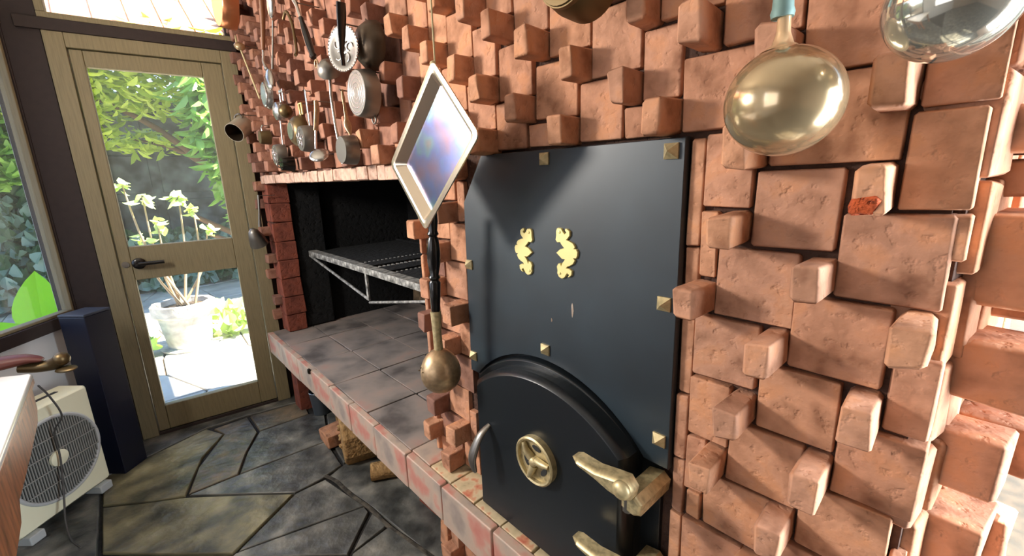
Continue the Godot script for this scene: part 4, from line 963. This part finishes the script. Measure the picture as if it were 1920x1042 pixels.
# ------------------------------------------------------------------ left-hand corner
func build_corner():
	rng.seed = 33
	# box fan
	var f := thing("box_fan", "cream box fan with round grey grille standing on two feet by the window wall", "fan", V(-2.697, 0, 0.243), deg_to_rad(135.7))
	var c := V(-0.172, 0.283, 0.0)
	var out := []
	for p in rrect(0.402, 0.49, 0.02): out.append(p + Vector2(-0.176, 0.285))
	piece("housing", prism(out, -0.12, 0.0, 0.012), M.fan_body, f)
	piece("grille_back", Mb.new().add(lathe([Vector2(0, 0), Vector2(0.178, 0), Vector2(0.178, 0.002), Vector2(0, 0.002)], 48), rotx(PI / 2, c)), M.fan_dark, f)
	piece("grille_rim", Mb.new().add(ring(0.181, 0.008, 56), rotx(PI / 2, c + V(0, 0, 0.003))), M.fan_rim, f)
	for i in 35:
		var x := -0.17 + i * 0.01
		var h := sqrt(max(0.0, 0.175 * 0.175 - x * x))
		if h > 0.012: piece("grille_bar", boxat(c + V(x - 0.0022, -h, 0.004), c + V(x + 0.0022, h, 0.010), 0.001), M.fan_bar, f)
	for y in [-0.10, -0.035, 0.035, 0.10]:
		var h := sqrt(0.175 * 0.175 - y * y)
		piece("cross_bar", boxat(c + V(-h, y - 0.0025, 0.008), c + V(h, y + 0.0025, 0.0125), 0.001), M.fan_bar, f)
	piece("hub", Mb.new().add(lathe([Vector2(0, 0), Vector2(0.036, 0), Vector2(0.035, 0.010), Vector2(0.028, 0.014), Vector2(0, 0.016)], 28), rotx(PI / 2, c + V(0, 0, 0.008))), M.fan_body, f)
	for q in [-0.325, -0.025]:
		piece("foot", boxat(V(q - 0.03, 0.0, -0.14), V(q + 0.03, 0.042, 0.02), 0.006), M.fan_foot, f)
	piece("handle_slot", boxat(V(-0.16, 0.528, -0.075), V(-0.05, 0.5315, -0.055), 0.001), M.fan_dark, f)
	piece("control_slot", boxat(V(-0.24, 0.528, -0.07), V(-0.195, 0.5315, -0.05), 0.001), M.fan_dark, f)
	var cd := thing("power_cord", "thin grey power cord hanging over the front of the fan", "cord")
	piece("cable", tube(curve([V(-2.44, 0.66, 0.335), V(-2.45, 0.60, 0.315), V(-2.47, 0.50, 0.30), V(-2.52, 0.42, 0.34), V(-2.52, 0.30, 0.345), V(-2.49, 0.16, 0.36), V(-2.43, 0.06, 0.37), V(-2.36, 0.006, 0.36), V(-2.28, 0.004, 0.33)], 5), 0.0035, 6), M.wire, cd)
	# navy column
	var b := thing("navy_column", "tall dark navy square column standing between fan and door", "column", V(-2.858, 0, 0.181), deg_to_rad(45.0))
	piece("shaft", boxat(V(-0.065, -0.002, -0.065), V(0.065, 0.83, 0.065), 0.004), M.navy, b)
	piece("cap", boxat(V(-0.066, 0.83, -0.066), V(0.066, 0.842, 0.066), 0.003), M.navy_top, b)
	# table
	var t := thing("table", "wooden table with glossy white top and curved wooden end", "table")
	var top := []
	for p in [Vector2(-2.300, 0.345), Vector2(-2.294, 0.325), Vector2(-2.275, 0.318), Vector2(-1.0, 0.310), Vector2(-1.0, 1.25), Vector2(-1.85, 1.0), Vector2(-2.40, 0.58), Vector2(-2.405, 0.52)]: top.append(p)
	piece("top", laid(top, 0.742, 0.756, 0.005), M.table_top, t)
	piece("edge_band", laid(top, 0.722, 0.742, 0.004), M.table_wood, t)
	var ap := []
	for p in [-2.285, 0.722, -2.30, 0.69, -2.285, 0.62, -2.22, 0.588, -2.04, 0.576, -1.84, 0.567, -1.72, 0.565, -1.67, 0.522, -1.55, 0.505, -1.30, 0.50, -1.02, 0.50, -1.02, 0.722]: ap.append(p)
	var ap2 := []
	for i in range(0, ap.size(), 2): ap2.append(Vector2(ap[i], ap[i + 1]))
	piece("apron", prism(ap2, 0.332, 0.362, 0.004), M.table_wood, t)
	for q in [[-1.40, 0.37], [-1.10, 1.08], [-1.95, 0.82], [-1.10, 0.37]]:
		piece("leg", boxat(V(q[0] - 0.04, 0, q[1]), V(q[0] + 0.04, 0.722, q[1] + 0.08), 0.008), M.table_wood, t)
	# bellows lying on the table end
	var bl := thing("bellows", "dark red wooden bellows with brass nozzle lying across the table end", "bellows", V(-2.40, 0.757, 0.42)); var o := bl.position
	piece("board", tube(curve([V(-2.30, 0.785, 0.72) - o, V(-2.34, 0.787, 0.60) - o, V(-2.385, 0.79, 0.44) - o, V(-2.385, 0.788, 0.34) - o, V(-2.375, 0.775, 0.295) - o], 4), [0.02, 0.03, 0.04, 0.047, 0.05, 0.052, 0.052, 0.05, 0.048, 0.045, 0.042, 0.038, 0.034, 0.028, 0.024, 0.02, 0.014], 12, 0.55), M.red_wood, bl)
	piece("nozzle", tube(curve([V(-2.40, 0.757, 0.36) - o, V(-2.385, 0.748, 0.315) - o, V(-2.365, 0.752, 0.27) - o, V(-2.345, 0.768, 0.247) - o], 4), [0.024, 0.024, 0.024, 0.024, 0.024, 0.024, 0.025, 0.026, 0.027, 0.028, 0.028, 0.027, 0.024], 14, 0.85), M.dark_brass, bl)
	piece("knob", Mb.new().add(ball(0.026, 20, 14), T(V(-2.343, 0.772, 0.243) - o)), M.dark_brass, bl)
	piece("thumb_plate", Mb.new().add(ball(0.04, 22, 10, 0.22), Transform3D(axes(V(0.66, 0.05, -0.75), V(0.1, 0.98, 0.15)) * Basis.from_scale(V(1, 1, 0.6)), V(-2.325, 0.733, 0.236) - o)), M.dark_brass, bl)
	# under the hearth
	var lg := thing("split_log", "large split log end with pale bark edge under the hearth", "firewood", V(-2.07, 0.0, -0.66), deg_to_rad(-14.0))
	var end := [Vector2(-0.085, 0.02), Vector2(-0.06, 0.004), Vector2(0.05, 0.002), Vector2(0.085, 0.06), Vector2(0.08, 0.16), Vector2(0.04, 0.215), Vector2(-0.03, 0.235), Vector2(-0.075, 0.222), Vector2(-0.088, 0.15), Vector2(-0.092, 0.08)]
	piece("wood", prism(end, -0.36, 0.0, 0.012), M.log_wood, lg)
	piece("bark", prism([Vector2(-0.093, 0.05), Vector2(-0.097, 0.15), Vector2(-0.082, 0.228), Vector2(-0.072, 0.22), Vector2(-0.086, 0.15), Vector2(-0.084, 0.05)], -0.355, -0.01, 0.004), M.bark, lg)
	for q in [[-0.078, 0.15, 0.05], [-0.07, 0.095, 0.07], [-0.06, 0.05, 0.05]]:
		piece("splinter", boxat(V(q[0], q[1], -0.05), V(q[0] + 0.035, q[1] + 0.02, 0.01), 0.006, 0.006), M.log_wood, lg)
	tag(obj("loose_brick", boxat(V(-2.36, -0.002, -0.80), V(-2.215, 0.075, -0.635), 0.006, 0.004), M.brick[0]), "loose terracotta brick on the floor against the split log", "brick")
	tag(obj("round_log", tube([V(-1.835, 0.040, -0.70), V(-1.70, 0.043, -0.95)], 0.042, 12), M.log_wood), "short round log end poking from the shadow under hearth", "firewood")
	var kd := tag(obj("kindling_stick", boxat(V(-2.44, 0.001, -0.98), V(-2.40, 0.20, -0.76), 0.006, 0.006), M.log_wood), "pale split kindling standing between bucket and log", "firewood")
	var bk := thing("ash_bucket", "small dark zinc bucket with pale rim tucked under the hearth", "bucket", V(-2.66, 0, -0.755))
	piece("body", lathe([Vector2(0, 0.0), Vector2(0.048, 0.0), Vector2(0.062, 0.15), Vector2(0.059, 0.15), Vector2(0.045, 0.004), Vector2(0, 0.004)], 28), M.zinc, bk)
	piece("rim", Mb.new().add(ring(0.062, 0.0035, 32), T(V(0, 0.15, 0))), M.steel, bk)
	piece("bail", tube(curve([V(0.062, 0.14, 0), V(0.045, 0.19, 0.0), V(0, 0.21, 0), V(-0.045, 0.19, 0), V(-0.062, 0.14, 0)], 5), 0.0025, 6), M.steel, bk)
	tag(obj("edge_clip", boxat(V(-2.205, 0.470, -0.596), V(-2.185, 0.497, -0.582), 0.004), M.ebony), "tiny black clip on the front edge of the hearth tiles", "clip")

# ------------------------------------------------------------------ garden
func leaf_mesh(l: float, w: float) -> ArrayMesh:
	var o := Mb.new()
	var a := V(0, 0, 0); var b := V(0, l, -l * 0.12)
	var q := [V(w * 0.42, l * 0.22, w * 0.16), V(w * 0.5, l * 0.5, w * 0.2), V(w * 0.25, l * 0.82, 0.0)]
	for s in [1.0, -1.0]:
		var pr := a; var md := a
		for i in 3:
			var e := V(q[i].x * s, q[i].y, q[i].z)
			var mm := a.lerp(b, [0.3, 0.6, 0.85][i])
			var nn := V(-s * 0.35, 0.1, 0.93).normalized()
			o.tri(md, pr if pr != md else e, e, nn, nn, nn); o.tri(md, e, mm, nn, nn, nn)
			pr = e; md = mm
		var n2 := V(-s * 0.35, 0.1, 0.93).normalized()
		o.tri(md, pr, b, n2, n2, n2)
	return o.mesh()

func leaves(called: String, parent: Node, leaf: ArrayMesh, m: Material, places: Array) -> MultiMeshInstance3D:
	var mm := MultiMesh.new()
	mm.transform_format = MultiMesh.TRANSFORM_3D
	mm.mesh = leaf
	mm.instance_count = places.size()
	for i in places.size(): mm.set_instance_transform(i, places[i])
	var o := MultiMeshInstance3D.new()
	o.multimesh = mm; o.material_override = m; o.name = called
	o.set_meta("kind", "stuff")
	parent.add_child(o, true)
	return o

func leaf_at(p: Vector3, droop: float, smin := 0.7, smax := 1.3) -> Transform3D:
	var b := Basis.from_euler(V(rng.randf_range(-0.8, 0.8) + droop, rng.randf_range(0, TAU), rng.randf_range(-0.9, 0.9)))
	return Transform3D(b.scaled(Vector3.ONE * rng.randf_range(smin, smax)), p)

func blob(c: Vector3, r: Vector3, k: int, droop: float, s0 := 0.7, s1 := 1.3) -> Array:
	var out := []
	for i in k:
		var d := V(rng.randfn(), rng.randfn(), rng.randfn()).normalized() * pow(rng.randf(), 0.45)
		out.append(leaf_at(c + d * r, droop, s0, s1))
	return out

func build_garden():
	rng.seed = 202
	var gr := struct("ground", "garden ground with pale stone paving outside the door", "ground", boxat(V(-16, -0.3, -8), V(-3.31, -0.045, 8), 0.001).add(boxat(V(-3.31, -0.3, 2.76), V(6, -0.045, 10), 0.001)).add(boxat(V(-3.31, -0.3, -9), V(6, -0.045, -1.8), 0.001)), M.earth)
	var xs := [-3.15]; while xs[-1] > -9.2: xs.append(xs[-1] - rng.randf_range(0.42, 0.62))
	var zs := [-2.6]; while zs[-1] < 2.6: zs.append(zs[-1] + rng.randf_range(0.5, 0.8))
	var grid := []
	for i in xs.size():
		var row := []
		for j in zs.size(): row.append(Vector2(xs[i] + (rng.randf_range(-0.1, 0.1) if i > 1 else 0.0), zs[j] + rng.randf_range(-0.14, 0.14)))
		grid.append(row)
	for i in xs.size() - 1:
		for j in zs.size() - 1:
			var q := [grid[i][j], grid[i][j + 1], grid[i + 1][j + 1], grid[i + 1][j]]
			var mid: Vector2 = (q[0] + q[1] + q[2] + q[3]) / 4
			if mid.x > -3.5 and mid.y > 0.35: continue
			var pts := []
			for p in q: pts.append(p - (p - mid).normalized() * 0.006)
			piece("paver", laid(pts, -0.06, -0.03 + rng.randf_range(-0.004, 0.004), 0.008), M.paver, gr)
	# planter and its shrub
	var pt := thing("stone_planter", "white weathered stone planter on the sunny patio", "planter", V(-4.85, -0.03, -0.33))
	var pr := [Vector2(0, 0), Vector2(0.165, 0), Vector2(0.17, 0.04), Vector2(0.205, 0.30), Vector2(0.245, 0.33), Vector2(0.245, 0.42), Vector2(0.20, 0.42), Vector2(0.19, 0.36), Vector2(0, 0.36)]
	piece("tub", lathe(pr, 9), M.pot, pt)
	piece("soil", lathe([Vector2(0, 0.37), Vector2(0.193, 0.37), Vector2(0.19, 0.375), Vector2(0, 0.39)].slice(1, 4), 12), M.earth, pt)
	piece("saucer", lathe([Vector2(0, -0.005), Vector2(0.22, -0.005), Vector2(0.23, 0.02), Vector2(0, 0.02)], 20), M.pot, pt)
	var sh := thing("potted_shrub", "leggy shrub with pale bare stems and leaf tufts growing in the white planter", "shrub", V(-4.85, 0.36, -0.33)); var o := sh.position
	var tuft := leaf_mesh(0.11, 0.06)
	var tl := []
	for tip in [V(-4.85, 1.45, -0.10), V(-4.80, 1.33, -0.21), V(-4.9, 1.34, -0.46), V(-4.83, 1.22, -0.54), V(-4.85, 1.03, -0.62), V(-4.8, 1.12, -0.27), V(-4.87, 0.98, -0.15)]:
		var base := V(-4.85 + rng.randf_range(-0.05, 0.05), 0.36, -0.36 + rng.randf_range(-0.06, 0.06))
		piece("stem", tube(curve([base - o, base.lerp(tip, 0.5) + V(0, 0.0, (tip.z + 0.36) * 0.25) - o, tip - o], 4), [0.012, 0.011, 0.011, 0.010, 0.009, 0.008, 0.007, 0.006, 0.005], 6), M.stem, sh)
		for k in 11: tl.append(leaf_at(tip - o + V(rng.randfn() * 0.02, rng.randfn() * 0.035, rng.randfn() * 0.02), 2.1, 0.6, 1.2))
	leaves("leaf_tufts", sh, tuft, M.leaf.sage, tl)
	# low plants round the planter
	var gp := thing("ground_plant", "low leafy plant beside the white planter", "plant", V(-4.9, -0.03, -0.72))
	leaves("foliage", gp, leaf_mesh(0.13, 0.09), M.leaf.sage, blob(V(0, 0.13, 0), V(0.22, 0.16, 0.28), 70, 0.6))
	piece("stem", tube([V(0, -0.01, 0), V(0, 0.1, 0)], 0.01, 6), M.stem, gp)
	var gp2 := thing("ground_plant", "small green tuft at the left foot of the planter", "plant", V(-4.75, -0.03, 0.0))
	leaves("foliage", gp2, leaf_mesh(0.10, 0.06), M.leaf.shrub, blob(V(0, 0.08, 0), V(0.12, 0.10, 0.12), 36, 0.6))
	piece("stem", tube([V(0, -0.01, 0), V(0, 0.06, 0)], 0.008, 6), M.stem, gp2)
	# garden wall of grey slabs far behind the leaves
	var fw := struct("wall_garden", "grey slab garden wall behind the foliage", "wall", boxat(V(-8.72, -0.3, -5), V(-8.6, 2.7, 5), 0.002), M.fence)
	for i in 9:
		for j in 4:
			if (i + j) % 7 == 3: continue
			piece("panel", boxat(V(-8.62, 0.05 + j * 0.64, -4.6 + i * 1.02), V(-8.57, 0.05 + j * 0.64 + 0.54, -4.6 + i * 1.02 + 0.90), 0.01), M.fence, fw)
	# ivy bank along the foot of the wall
	var iv := thing("ivy_bank", "dark green ivy bank beyond the shaded paving", "ivy", V(-8.2, -0.03, 0.3)); o = iv.position
	var pl := []
	for i in 5200:
		var z := rng.randf_range(-3.6, 3.6)
		var y: float = pow(rng.randf(), 0.8) * (1.45 if z > 0.1 else 0.75)
		pl.append(leaf_at(V(0.35 - y * 0.3 + rng.randf_range(-0.25, 0.1), y, z), 0.5))
	leaves("foliage", iv, leaf_mesh(0.15, 0.13), M.leaf.ivy, pl)
	pl = []
	for i in 1100:
		var z := rng.randf_range(-3.6, 3.6)
		var y: float = rng.randf() * (1.35 if z > 0.1 else 0.7)
		pl.append(leaf_at(V(0.40 - y * 0.3 + rng.randf_range(-0.05, 0.15), y, z), 0.3))
	leaves("pale_foliage", iv, leaf_mesh(0.15, 0.14), M.leaf.ivy_pale, pl)
	var core := Mb.new()
	for i in 12: core.add(ball(0.5, 10, 8), Transform3D(Basis.from_scale(V(0.5, 1.1 if i > 5 else 0.55, 0.75)), V(-0.1, 0.15, -3.3 + i * 0.6)))
	piece("thicket", core, M.leaf.ivy, iv)
	# trees
	tree("leafy_tree", "sunlit lime green tree arching over the patio beyond the door", V(-7.0, 0, -1.5), [[V(-7.2, 2.55, 0.15), V(0.5, 0.45, 0.8), 900], [V(-6.9, 2.75, -0.8), V(0.6, 0.55, 0.9), 1100], [V(-7.3, 2.0, -0.35), V(0.3, 0.18, 0.6), 200], [V(-6.7, 3.1, -2.2), V(0.9, 0.6, 0.9), 700]], M.leaf.lime, leaf_mesh(0.16, 0.06), 1.9)
	tree("hanging_tree", "drooping green tree with long leaves at the right of the door view", V(-6.3, 0, -1.55), [[V(-6.2, 2.35, -1.0), V(0.3, 0.6, 0.28), 420], [V(-6.3, 1.75, -1.15), V(0.35, 0.5, 0.26), 330], [V(-6.5, 1.3, -1.35), V(0.4, 0.4, 0.3), 260]], M.leaf.shrub, leaf_mesh(0.19, 0.075), 2.3)
	tree("garden_tree", "bright green tree filling the left garden window", V(-7.7, 0, 1.3), [[V(-7.5, 2.3, 0.75), V(0.4, 0.5, 0.45), 900], [V(-7.4, 1.75, 0.95), V(0.35, 0.35, 0.45), 700], [V(-7.4, 2.1, 2.0), V(0.5, 0.7, 0.8), 1000]], M.leaf.shrub, leaf_mesh(0.15, 0.09), 1.2)
	tree("shade_tree", "dense tall tree shading the far paving", V(-7.2, 0, -4.2), [[V(-7.0, 4.2, -3.4), V(1.9, 0.9, 1.4), 3200], [V(-7.4, 3.4, -4.6), V(1.8, 1.3, 1.2), 2200]], M.leaf.ivy, leaf_mesh(0.22, 0.12), 1.2)
	var fl := thing("fallen_branch", "bare brown branch leaning low among the leaves at right", "branch", V(-6.6, 0, -1.4)); o = fl.position
	piece("limb", tube([V(-6.9, -0.04, -1.75) - o, V(-6.75, 0.75, -1.2) - o, V(-6.7, 1.05, -0.75) - o], [0.05, 0.04, 0.03], 8), M.twig, fl)
	piece("limb", tube([V(-6.85, 0.3, -1.55) - o, V(-6.7, 0.72, -1.05) - o, V(-6.6, 0.82, -0.85) - o], [0.035, 0.03, 0.02], 8), M.twig, fl)
	# large-leaved plant just outside the left window
	var bp := thing("big_leaf_plant", "bright green big-leaved plant just outside the left window", "plant", V(-3.55, -0.03, 0.42)); o = bp.position
	for q in [[V(-3.55, 0.60, 0.40), V(-3.55, 0.975, 0.375), 0.105, 0.0], [V(-3.53, 0.58, 0.42), V(-3.50, 0.74, 0.60), 0.06, 0.9], [V(-3.56, 0.58, 0.36), V(-3.62, 0.72, 0.24), 0.05, -0.9], [V(-3.5, 0.50, 0.45), V(-3.42, 0.66, 0.70), 0.06, 1.0]]:
		piece("leaf", big_leaf(q[0] - o, q[1] - o, q[2]), M.leaf.bright, bp)
		piece("stalk", tube([V(rng.randf_range(-0.02, 0.02), -0.02, rng.randf_range(-0.02, 0.02)), q[0] - o], 0.008, 6), M.leaf.shrub, bp)
	# tiled roof of the outbuilding over the garden wall
	var rf := struct("roof", "terracotta tiled roof seen through the transom window", "roof", Mb.new().add(boxat(V(-5.0, -0.06, -3.2), V(5.0, 0.0, 0.0), 0.002), Transform3D(Basis(Vector3.UP, PI / 2) * Basis(Vector3.RIGHT, -0.62), V(-6.25, 2.86, -0.2)) * T(V(0, 0, 0))), M.fascia)
	var xf := Transform3D(Basis(Vector3.UP, PI / 2) * Basis(Vector3.RIGHT, 0.62), V(-6.25, 2.86, -0.2))
	rf.mesh = Mb.new().add(boxat(V(-5.0, -0.06, -3.2), V(5.0, 0.0, 0.0), 0.002), xf).mesh()
	for i in 30:
		for j in 8:
			piece("roof_tile", Mb.new().add(boxat(V(-4.5 + i * 0.3 + 0.005, 0.002, -0.36 - j * 0.36), V(-4.5 + i * 0.3 + 0.295, 0.035 + rng.randf_range(-0.004, 0.004), 0.02 - j * 0.36), 0.006), xf), M.roof_tile, rf)
	piece("fascia", Mb.new().add(boxat(V(-5.0, -0.16, -0.02), V(5.0, 0.02, 0.03), 0.004), Transform3D(Basis(Vector3.UP, PI / 2), V(-6.25, 2.85, -0.2))), M.fascia, rf)
	for z in [-4.9, 4.5]:
		piece("roof_post", boxat(V(-6.40, -0.3, z - 0.06), V(-6.28, 2.8, z + 0.06), 0.006), M.twig, rf)

func big_leaf(a: Vector3, b: Vector3, w: float) -> Mb:
	var o := Mb.new()
	var ax := b - a
	var side := ax.cross(V(1, 0.1, 0)).normalized()
	var up := side.cross(ax).normalized()
	var prev := []
	for i in 9:
		var t := i / 8.0
		var hw: float = w * pow(sin(PI * pow(t, 0.75)), 0.8) if i > 0 and i < 8 else 0.001
		var c := a + ax * t + up * (0.10 * ax.length() * sin(PI * t))
		var row := [c - side * hw + up * hw * 0.35, c, c + side * hw + up * hw * 0.35]
		if i > 0:
			for k in 2:
				var nn := (up + side * (0.33 if k == 0 else -0.33)).normalized()
				o.quad(prev[k], prev[k + 1], row[k + 1], row[k], nn, nn, nn, nn)
		prev = row
	return o

func tree(called: String, label: String, at: Vector3, blobs: Array, m: Material, leaf: ArrayMesh, droop: float):
	var t := thing(called, label, "tree", V(at.x, -0.03, at.z))
	var o := t.position
	var pl := []
	var first: Vector3 = blobs[0][0]
	var fork := V(at.x, first.y * 0.45, at.z)
	piece("trunk", tube([V(at.x, -0.1, at.z) - o, fork - o], [0.09, 0.07], 8), M.twig, t)
	for b in blobs:
		piece("bough", tube(curve([fork - o, fork.lerp(b[0], 0.55) + V(0, 0.2, 0) - o, b[0] - o], 4), [0.06, 0.055, 0.05, 0.045, 0.04, 0.032, 0.025, 0.02, 0.012], 6), M.twig, t)
		pl += blob(b[0] - o, b[1], b[2], droop)
	leaves("crown", t, leaf, m, pl)

func area_light(called: String, at: Transform3D, size: Vector2, col: Color, energy: float):
	var l := AreaLight3D.new()
	l.name = called; l.transform = at; l.area_size = size; l.area_normalize_energy = true
	l.light_color = col; l.light_energy = energy; l.area_range = 12.0; l.shadow_enabled = true
	add_child(l)

func _ready():
	# camera
	var cam := Camera3D.new()
	cam.name = "camera"; cam.fov = 2.0 * rad_to_deg(atan(521.0 / 816.0)); cam.near = 0.02; cam.far = 100.0
	cam.position = V(0, 1.4, 0); cam.rotation_degrees = V(-13.1, 48.0, -1.9)
	add_child(cam); cam.current = true
	# sky, sun, exposure
	var env := Environment.new()
	var sky := Sky.new(); var sm := ProceduralSkyMaterial.new()
	sm.sky_top_color = Color(0.52, 0.68, 0.90); sm.sky_horizon_color = Color(0.86, 0.90, 0.95)
	sm.ground_bottom_color = Color(0.42, 0.42, 0.38); sm.ground_horizon_color = Color(0.62, 0.63, 0.60)
	sm.sky_energy_multiplier = 1.0; sm.sun_angle_max = 1.0
	sky.sky_material = sm
	env.background_mode = Environment.BG_SKY; env.sky = sky; env.background_energy_multiplier = 1.0
	env.tonemap_mode = Environment.TONE_MAPPER_LINEAR
	env.tonemap_exposure = 4.1
	env.sdfgi_enabled = true; env.ssao_enabled = true; env.ssil_enabled = true
	var we := WorldEnvironment.new()
	we.name = "world_environment"; we.environment = env; add_child(we)
	var sun := DirectionalLight3D.new()
	sun.name = "sun"; sun.light_color = Color(1.0, 0.95, 0.86); sun.light_energy = 3.6; sun.light_angular_distance = 0.6
	sun.shadow_enabled = true; sun.sky_mode = DirectionalLight3D.SKY_MODE_LIGHT_ONLY
	sun.look_at_from_position(V(0.25, 0.85, -0.50) * 10.0, Vector3.ZERO)
	add_child(sun)
	# area lights standing in for daylight: key in the garden window, two at added windows
	area_light("window_daylight", Transform3D(Basis(Vector3.UP, deg_to_rad(146.3)), V(-1.0675, 0, 1.6017)) * T(V(1.25, 1.84, 0.03), V(0, PI, 0)), Vector2(0.32, 0.30), Color(1.0, 0.97, 0.93), 1.45)
	area_light("added_fill_light", Transform3D(Basis(Vector3.UP, deg_to_rad(146.3)), V(-1.0675, 0, 1.6017)) * T(V(-0.90, 1.56, 0.03), V(0, PI, 0)), Vector2(1.3, 1.2), Color(0.98, 0.98, 1.0), 0.42)  # added fill from the unseen window behind the camera
	area_light("added_recess_light", T(V(0.94, 1.30, -1.0), V(0, PI / 2, 0)), Vector2(0.38, 1.5), Color(0.93, 0.97, 1.0), 2.0)  # added side light that brightens the end face of the wall
	make_materials()
	build_shell()
	build_door()
	build_brick_wall()
	build_hearth()
	build_oven()
	build_cookware()
	build_hangings()
	build_corner()
	build_garden()
